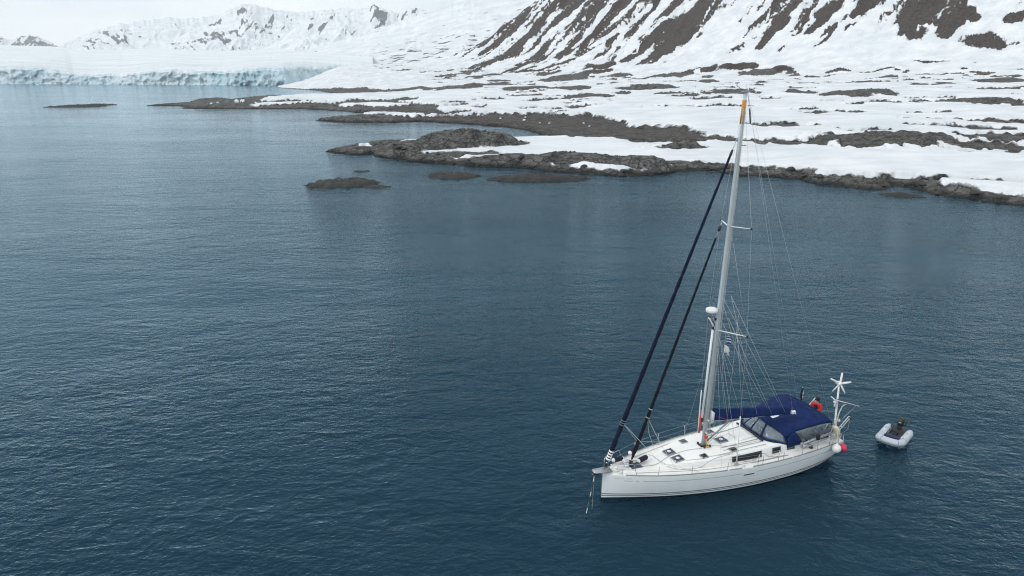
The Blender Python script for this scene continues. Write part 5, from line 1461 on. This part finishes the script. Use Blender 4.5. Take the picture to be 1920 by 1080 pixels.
# ------------------------------------------------------------------ person on the aft deck
def skin_mesh(name, pts, edges, mat, parent, sub=2, root=0):
    me = bpy.data.meshes.new(name)
    me.from_pydata([p[:3] for p in pts], edges, [])
    o = bpy.data.objects.new(name, me); col.objects.link(o); o.parent = parent
    sk = o.modifiers.new('skin', 'SKIN'); sk.use_smooth_shade = True
    for i, p in enumerate(pts):
        r_ = p[3]; me.skin_vertices[0].data[i].radius = (r_ if not isinstance(r_, tuple) else r_[0], r_ if not isinstance(r_, tuple) else r_[1])
        me.skin_vertices[0].data[i].use_root = (i == root)
    sb = o.modifiers.new('sub', 'SUBSURF'); sb.levels = sub; sb.render_levels = sub
    me.materials.append(mat)
    return o
def build_person():
    x0, y0 = 13.28, .05
    root = empty('person', to_world(x0, y0, deck_z(x0, y0)), YAW + R(203))       # local +x = where the person faces
    # body: bare head, neck, forearms' ends and hands; clothes over it
    body = [(0, 0, .95, .13), (0, 0, 1.15, .14), (.02, 0, 1.34, .15), (.03, 0, 1.46, .075), (.05, 0, 1.56, .07), (.07, 0, 1.66, .098), (.07, 0, 1.745, .085),
            (.02, .19, 1.38, .065), (.14, .27, 1.14, .048), (.38, .10, 1.20, .036), (.45, .07, 1.22, .034),
            (.02, -.19, 1.38, .065), (.14, -.27, 1.14, .048), (.38, -.10, 1.20, .036), (.45, -.07, 1.22, .034),
            (0, .10, .88, .10), (.02, .12, .50, .07), (0, .13, .10, .05), (.14, .14, .045, .045),
            (0, -.10, .88, .10), (.02, -.12, .50, .07), (0, -.13, .10, .05), (.14, -.14, .045, .045)]
    be = [(0, 1), (1, 2), (2, 3), (3, 4), (4, 5), (5, 6), (2, 7), (7, 8), (8, 9), (9, 10), (2, 11), (11, 12), (12, 13), (13, 14), (0, 15), (15, 16), (16, 17), (17, 18), (0, 19), (19, 20), (20, 21), (21, 22)]
    skin_mesh('body', body, be, M['skin'], root)
    for s_ in (-1, 1):      # fingers and thumb closed on the controller
        for k in range(4):
            z = 1.245 - .022 * k; L = (.060, .068, .064, .05)[k]
            skin_mesh('finger', [(.46, s_ * .075, z, .010), (.46 + L * .6, s_ * .07, z - .004, .009), (.46 + L * .75, s_ * .04, z - .008, .008)], [(0, 1), (1, 2)], M['skin'], root, 1)
        skin_mesh('thumb', [(.44, s_ * .05, 1.245, .012), (.47, s_ * .03, 1.275, .010), (.50, s_ * .02, 1.28, .009)], [(0, 1), (1, 2)], M['skin'], root, 1)
    # face
    mb = MB(); mb.lathe((.155, 0, 1.64), (.6, 0, -.8), [(.012, 0), (.02, .03), (.008, .05)], 8); mb.build('nose', M['skin'], root)
    mb = MB()
    for s_ in (-1, 1): mb.lathe((.145, s_ * .034, 1.675), (1, 0, 0), [(.013, 0), (.012, .01), (0, .016)], 8)
    mb.build('eye', M['dark'], root)
    mb = MB(); mb.box((.15, 0, 1.595), (.02, .05, .008), None, .003); mb.build('mouth', M['pink'], root)
    mb = MB()
    for s_ in (-1, 1): mb.lathe((.06, s_ * .09, 1.66), (0, s_, 0), [(.028, 0), (.03, .012), (.0, .02)], 8)
    mb.build('ear', M['skin'], root)
    # clothes
    jk = [(0, 0, .86, .165), (0, 0, 1.10, .175), (.01, 0, 1.34, .18), (.02, 0, 1.47, .115),
          (.01, .21, 1.39, .098), (.13, .30, 1.13, .080), (.33, .125, 1.19, .060), (.01, -.21, 1.39, .098), (.13, -.30, 1.13, .080), (.33, -.125, 1.19, .060)]
    skin_mesh('jacket', jk, [(0, 1), (1, 2), (2, 3), (2, 4), (4, 5), (5, 6), (2, 7), (7, 8), (8, 9)], M['jacket'], root)
    skin_mesh('dark_bib', [(.13, 0, .98, .11), (.15, 0, 1.2, .12), (.13, 0, 1.42, .10)], [(0, 1), (1, 2)], M['dark'], root)
    tr_ = [(0, 0, .93, .16), (0, .10, .84, .12), (.02, .12, .50, .092), (0, .13, .12, .075), (0, -.10, .84, .12), (.02, -.12, .50, .092), (0, -.13, .12, .075)]
    skin_mesh('trousers', tr_, [(0, 1), (1, 2), (2, 3), (0, 4), (4, 5), (5, 6)], M['dark'], root)
    for s_ in (-1, 1): skin_mesh('boot', [(-.04, s_ * .13, .06, .055), (.08, s_ * .135, .05, .052), (.17, s_ * .14, .04, .042)], [(0, 1), (1, 2)], M['rubber'], root, 1)
    MB().lathe((.045, 0, 1.66), (-.12, 0, 1), [(.118, -.02), (.124, .03), (.118, .09), (.085, .14), (.03, .16), (0, .163)], 16).build('woolly_hat', M['dark'], root)
    skin_mesh('hood', [(-.06, -.10, 1.52, .055), (-.09, 0, 1.55, .07), (-.06, .10, 1.52, .055)], [(0, 1), (1, 2)], M['dark'], root, 1)
    mb = MB(); mb.box((.50, 0, 1.225), (.10, .22, .05), None, .015); mb.box((.53, 0, 1.28), (.02, .16, .09), Matrix.Rotation(R(20), 3, 'Y'), .006)
    rc = mb.build('remote_controller', M['black'])
    rc.parent = root
    return tag(root, 'person in red jacket and dark hat standing behind the canopy holding a controller', 'person')
build_person()

# ------------------------------------------------------------------ inflatable dinghy
def build_dinghy():
    c = to_world(18.22, -1.02, 0)
    bd_ = to_world(-.9, -.43, 0) - to_world(0, 0, 0); ang = math.atan2(bd_.y, bd_.x)
    root = empty('inflatable_dinghy', (c.x, c.y, 0), ang)          # +x = bow
    rt = .205
    half_w = .56; xb = .92; xs_ = -1.05
    path = [(xs_ - .12, -half_w, .22)]
    for x in np.linspace(xs_, .45, 8): path.append((x, -half_w, .22 + .02 * max(0, x)))
    for t in np.linspace(-80, 80, 13):
        tt = R(t); path.append((.45 + .47 * math.cos(tt) ** .75, half_w * (abs(math.sin(tt)) ** .72) * (1 if t > 0 else -1), .26 + .08 * math.cos(tt)))
    for x in np.linspace(.45, xs_, 8): path.append((x, half_w, .22 + .02 * max(0, x)))
    path.append((xs_ - .12, half_w, .22))
    rad = [rt] * len(path); rad[0] = rad[-1] = .17
    tb = MB().tube(path, rad, 18).build('buoyancy_tube', M['tube'], root)
    for s_ in (-1, 1):
        MB().lathe((xs_ - .12, s_ * half_w, .22), (-1, 0, 0), [(.17, 0), (.15, .10), (.10, .17), (.04, .20), (0, .205)], 16).build('tube_end_cone', M['tube'], tb)
    # rubbing strake round the outside
    st_ = []
    for i, p in enumerate(path[1:-1]):
        q = Vector(path[i + 2]) - Vector(path[i]); n_ = Vector((q.y, -q.x, 0)).normalized()
        st_.append(Vector(p) + n_ * (rt + .004) + Vector((0, 0, -.015)))
    MB().tube(st_, .048, 6, squash=(1.0, .4)).build('rubbing_strake', M['strake'], tb)
    MB().sheet([[(x, y, .10 - .04 * (1 - abs(y) / .4)) for y in np.linspace(-.40, .40, 5)] for x in np.linspace(-1.0, .62, 6)], .03).build('floor', M['floor'], root)
    tr_ = MB().box((-1.0, 0, .30), (.045, .86, .46), None, .01).build('transom', M['floor'], root)
    mb = MB(); mb.box((.12, 0, .345), (.24, .98, .04), None, .012); seat = mb.build('seat', M['seatb'], root)
    MB().tube([(.30, -.40, .335), (.30, .40, .335)], .045, 8).build('seat_roll', M['seatb'], seat)
    for s_ in (-1, 1):
        MB().box((.02, s_ * .46, .36), (.22, .12, .05), None, .015).build('seat_bracket', M['white'], seat)
        MB().tube([(-.75, s_ * .36, .33), (.25, s_ * .37, .36)], .022, 6).build('oar', M['black'], root)
        # illegible lettering on the tube: a row of small grey strokes
        for k in range(5):
            a_ = R(38); MB().tube([(-.02 + .07 * k, s_ * (half_w + rt * math.sin(a_) * 1.005), .22 + rt * math.cos(a_) * 1.005), (-.02 + .07 * k + (.035 if k % 2 else .02), s_ * (half_w + rt * math.sin(a_ - .25) * 1.005), .22 + rt * math.cos(a_ - .25) * 1.005)], .008, 4).build('lettering_stroke', M['letter'], tb)
        for x in (-.55, .2):
            MB().tube([(x - .07, s_ * half_w, .22 + rt + .0), (x, s_ * half_w, .22 + rt + .04), (x + .07, s_ * half_w, .22 + rt)], .012, 5).build('grab_handle', M['strake'], tb)
        MB().lathe((-.85, s_ * (half_w + .02), .41), (0, 0, 1), [(.03, 0), (.03, .03), (0, .035)], 8).build('valve', M['white'], tb)
    for k in range(3, len(path) - 3, 5):      # seam bands round the tube
        q = (Vector(path[k + 1]) - Vector(path[k - 1])).normalized()
        MB().tube([Vector(path[k]) - q * .02, Vector(path[k]) + q * .02], rt + .004, 18, cap=False).build('seam_band', M['strake'], tb)
    MB().lathe((.86, 0, .42), (.4, 0, 1), [(.035, 0), (.04, .02), (.02, .05), (0, .055)], 8).build('bow_ring', M['black'], tb)
    # outboard motor
    ob = empty('outboard_motor', (-1.14, .02, .36)); ob.parent = root; ob.scale = (1.2, 1.2, 1.2)
    mb = MB(); rows = []
    for z, sx, sy, ox in ((.16, .12, .09, 0), (.20, .17, .12, 0), (.30, .20, .14, -.01), (.42, .20, .14, -.02), (.50, .17, .125, -.03), (.545, .10, .08, -.03)):
        rows.append([(ox + sx * math.copysign(abs(math.cos(t)) ** .6, math.cos(t)), sy * math.copysign(abs(math.sin(t)) ** .6, math.sin(t)), z) for t in np.linspace(0, 6.283, 21)])
    mb.grid(rows); mb.f.append(tuple(len(rows[0]) * 5 + k for k in range(20))); mb.flat.append(False); mb.f.append(tuple(range(20))); mb.flat.append(False)
    mb.build('cowling', M['black'], ob)
    mb = MB(); mb.tube([(0, 0, .18), (-.01, 0, -.25), (-.02, 0, -.62)], [.07, .055, .045], 8, squash=(1, .7)); mb.build('motor_leg', M['rubber'], ob)
    mb = MB(); mb.box((.10, 0, .06), (.16, .20, .22), None, .02); mb.build('clamp_bracket', M['rubber'], ob)
    mb = MB(); mb.tube([(.10, .12, .22), (.14, .24, .26), (.15, .26, .56)], [.025, .028, .030], 8); mb.build('tiller', M['black'], ob)
    mb = MB(); mb.box((-.01, -.146, .36), (.16, .006, .05), None); mb.box((.19, 0, .36), (.006, .12, .05), None); mb.build('cowl_decal', M['letter'], ob)
    mb = MB(); mb.box((-.6, -.05, .15), (.30, .22, .16), None, .04); mb.build('fuel_tank', M['red'] if False else M['black'], root)
    return tag(root, 'pale grey inflatable dinghy with black outboard motor floating astern of the yacht', 'dinghy')
build_dinghy()
A0, B0 = to_world(17.55, -1.32, .3), to_world(13.65, -.9, 1.2)
pn = empty('dinghy_painter', (A0.x, A0.y, 0))
MB().tube([A0.lerp(B0, t) + Vector((0, 0, -.42 * math.sin(math.pi * t) ** .8)) - Vector((A0.x, A0.y, 0)) for t in np.linspace(0, 1, 22)], .006, 4).build('line', M['ropeg'], pn)
tag(pn, 'thin slack rope from the dinghy bow to the yacht stern', 'rope')

# ------------------------------------------------------------------ skerries: low rocks standing in the sea
def skerry(px, py, hw, hpx, depth, seed, label, name='sea_rock', snow=None):
    c = sea(px, py); r = float(np.hypot(*c)); m = r / FPX
    wa = hw * m; wd = depth; H = hpx * m
    nt, nr_ = 96, 26
    th = np.linspace(0, 2 * math.pi, nt, endpoint=False); q = np.linspace(0, 1.25, nr_)
    T, Q = np.meshgrid(th, q)
    lob = 1 + .28 * fbm(np.cos(T) * 1.6 + seed, np.sin(T) * 1.6, 3, seed) + .10 * fbm(np.cos(T) * 5 + seed, np.sin(T) * 5, 2, seed + 3)
    lx = wa * Q * np.cos(T) * lob; ly = wd * Q * np.sin(T) * lob
    h = H * (1 - Q ** 1.7) + .42 * H * fbm(lx / (wa * .35), ly / (wd * .5), 3, seed + 7) + .5 * H * (np.abs(perlin(lx / 1.8, ly / 1.3, seed + 9)) * 1.6 - .3) + .18 * H * fbm(lx / .7, ly / .7, 2, seed + 5)
    h = h - .5 * np.clip(Q - .9, 0, 1) * 2
    h[0] = h[0].mean()
    a = math.atan2(c[0], c[1])
    v = np.stack([lx * math.cos(a) + ly * math.sin(a), -lx * math.sin(a) + ly * math.cos(a), h], -1).reshape(-1, 3)
    i = np.arange(nr_ - 1)[:, None] * nt + np.arange(nt)[None, :]; j = np.arange(nr_ - 1)[:, None] * nt + (np.arange(nt)[None, :] + 1) % nt
    o = mesh_np(name, v, np.stack([i, j, j + nt, i + nt], -1).reshape(-1, 4), MAT_ROCK)
    bm = bmesh.new(); bm.from_mesh(o.data); bmesh.ops.remove_doubles(bm, verts=bm.verts, dist=1e-4); bmesh.ops.recalc_face_normals(bm, faces=bm.faces); bm.to_mesh(o.data); bm.free()
    o.location = (c[0], c[1], 0)
    return tag(o, label, 'rock')
skerry(643, 345, 64, 7.5, 5.5, 21, 'dark low rock with two humps alone in the open water')
skerry(707, 350.5, 26, 2.2, 1.8, 22, 'flat wet rock barely awash beside the two-humped rock')
skerry(850, 330, 48, 6.5, 5.2, 23, 'small dark rounded rock in the water between two longer ones')
skerry(1005, 336, 94, 7.5, 4.2, 24, 'long narrow dark rock in the water below the rocky point')
skerry(678, 321.5, 16, 1.6, 1.2, 25, 'tiny rock just breaking the surface off the rocky point')
skerry(148, 200, 40, 2.6, 12, 26, 'long flat dark rock far out in front of the glacier')
skerry(186, 197, 22, 1.8, 9, 27, 'small flat dark rock far out behind the longer one')
skerry(318, 197.5, 34, 2.4, 10, 28, 'thin dark rock at the tip of the low spit')
skerry(1692, 367, 34, 4, 1.8, 29, 'small weedy rock in the water below the snow bank')

# ------------------------------------------------------------------ boulders along the shore
def stone_mesh(name, seed, mat, flat=.6, angular=False):
    bm = bmesh.new(); bmesh.ops.create_icosphere(bm, subdivisions=1 if angular else 3, radius=1.0)
    rng = random.Random(seed)
    planes = [(Vector((rng.gauss(0, 1), rng.gauss(0, 1), rng.gauss(0, 1))).normalized(), rng.uniform(.55, .9)) for _ in range(9)]
    for v in bm.verts:
        d = v.co.normalized(); r_ = 1.0
        for n_, k in planes:
            c = d.dot(n_)
            if c > .05: r_ = min(r_, k / c)
        r_ *= 1 + .05 * float(perlin(np.array(d.x * 4 + seed), np.array(d.y * 4 + d.z * 3), seed))
        v.co = Vector((d.x * r_, d.y * r_, d.z * r_ * flat))
    me = bpy.data.meshes.new(name); bm.to_mesh(me); bm.free()
    me.polygons.foreach_set('use_smooth', [not angular] * len(me.polygons)); me.materials.append(mat)
    return me
STONES = [stone_mesh('boulder', 60 + k, MAT_ROCK, .5 + .06 * k) for k in range(6)]
rng = random.Random(5)
SH = [sea(*q) for q in SHORE_PX[:32]]
n_b = 0
while n_b < 64:
    i = rng.randrange(0, len(SH) - 1); t = rng.random()
    p = SH[i] * (1 - t) + SH[i + 1] * t
    if rng.random() > np.hypot(*(SH[i + 1] - SH[i])) / 14: continue
    q = p + (p / np.hypot(*p)) * rng.uniform(-.8, 4.0)
    z = ground_z(*q)
    if z < -.6: continue
    s_ = rng.choice((.35, .45, .5, .6, .75, .95)) * rng.uniform(.8, 1.15)
    o = bpy.data.objects.new('boulder', rng.choice(STONES)); col.objects.link(o)
    o.location = (q[0], q[1], max(z, -.15) + s_ * .12); o.scale = (s_ * rng.uniform(.9, 1.4), s_, s_ * rng.uniform(.8, 1.1)); o.rotation_euler = (rng.uniform(-.2, .2), rng.uniform(-.2, .2), rng.uniform(0, 6.28))
    tag(o, 'dark grey boulder lying in the rocky belt between the water and the snow', 'boulder', 'boulders along the rocky shore'); n_b += 1

# ------------------------------------------------------------------ stranded and floating ice
bI = NT('block_ice'); nI = bI.noise(bI.pos(), 0.8, 4)
bI.bsdf(Base_Color=bI.mix(nI, rgb(0.70, 0.78, 0.82), rgb(0.86, 0.89, 0.90)), Roughness=0.4)
ICE = [stone_mesh('ice_block', 80 + k, bI.m, .8, True) for k in range(4)]
for k, (px, py, s_) in enumerate([(444, 193, 1.7), (396, 194, 1.1), (408, 192, 1.2), (389, 194.5, .8), (480, 195, 1.2), (492, 195, .9)]):
    c = sea(px, py, 2.0); o = bpy.data.objects.new('ice_block', ICE[k % 4]); col.objects.link(o)
    o.location = (c[0], c[1], max(ground_z(*c), 0) + s_ * .5); o.scale = (s_, s_, s_ * (1.5 if k == 0 else 1)); o.rotation_euler = (0, 0, k * 1.3)
    tag(o, 'tall white triangular ice block stranded on the low dark spit' if k == 0 else 'small white ice block stranded on the low dark spit', 'ice', 'ice stranded on the spit')
for k, (px, py, s_) in enumerate([(897, 217, .9), (905, 217.5, .6), (938, 224, .55), (983, 226, .7), (985, 222, .5), (1012, 231, .5), (1030, 233, .6), (1094, 232, .45), (1105, 237, .4), (870, 220, .5)]):
    c = hit(px, py); o = bpy.data.objects.new('ice_block', ICE[(k + 1) % 4]); col.objects.link(o)
    o.location = (c[0], c[1], max(ground_z(c[0], c[1]), 0) + s_ * .4); o.scale = (s_ * 1.2, s_, s_ * .9); o.rotation_euler = (0, 0, k * .9)
    tag(o, 'small white ice block stranded on the brown gravel beach round the bay', 'ice', 'ice stranded on the beach')
for k, (px, py, s_) in enumerate([(70, 158.6, 3), (150, 159.3, 2.2), (300, 159.9, 2.6), (352, 160.6, 3.2), (440, 161.0, 2.0), (505, 161.6, 2.2)]):
    c = sea(px, py); o = bpy.data.objects.new('ice_floe', ICE[k % 4]); col.objects.link(o)
    o.location = (c[0], c[1], .15); o.scale = (s_ * 1.6, s_, s_ * .45); o.rotation_euler = (0, 0, k * 1.7)
    tag(o, 'white ice chunk floating at the foot of the glacier front', 'ice', 'ice floating below the glacier')
# ------------------------------------------------------------------ haze
def build_haze():
    b = NT('haze_air')
    vol = b.n('ShaderNodeVolumePrincipled', {'Color': rgb(0.93, 0.97, 1.0), 'Density': HAZE_DENSITY, 'Anisotropy': 0.2})
    b.t.links.new(vol.outputs[0], b.out.inputs['Volume'])
    E = 8900.0; lo, hi = -4.0, 900.0
    v = [(-E, -E, lo), (E, -E, lo), (E, E, lo), (-E, E, lo), (-E, -E, hi), (E, -E, hi), (E, E, hi), (-E, E, hi)]
    q = [(3, 2, 1, 0), (4, 5, 6, 7), (0, 1, 5, 4), (1, 2, 6, 5), (2, 3, 7, 6), (3, 0, 4, 7)]
    return mesh_np('haze', v, q, b.m, smooth_=False)
HAZE_DENSITY = 5e-5
tag(build_haze(), kind='stuff')
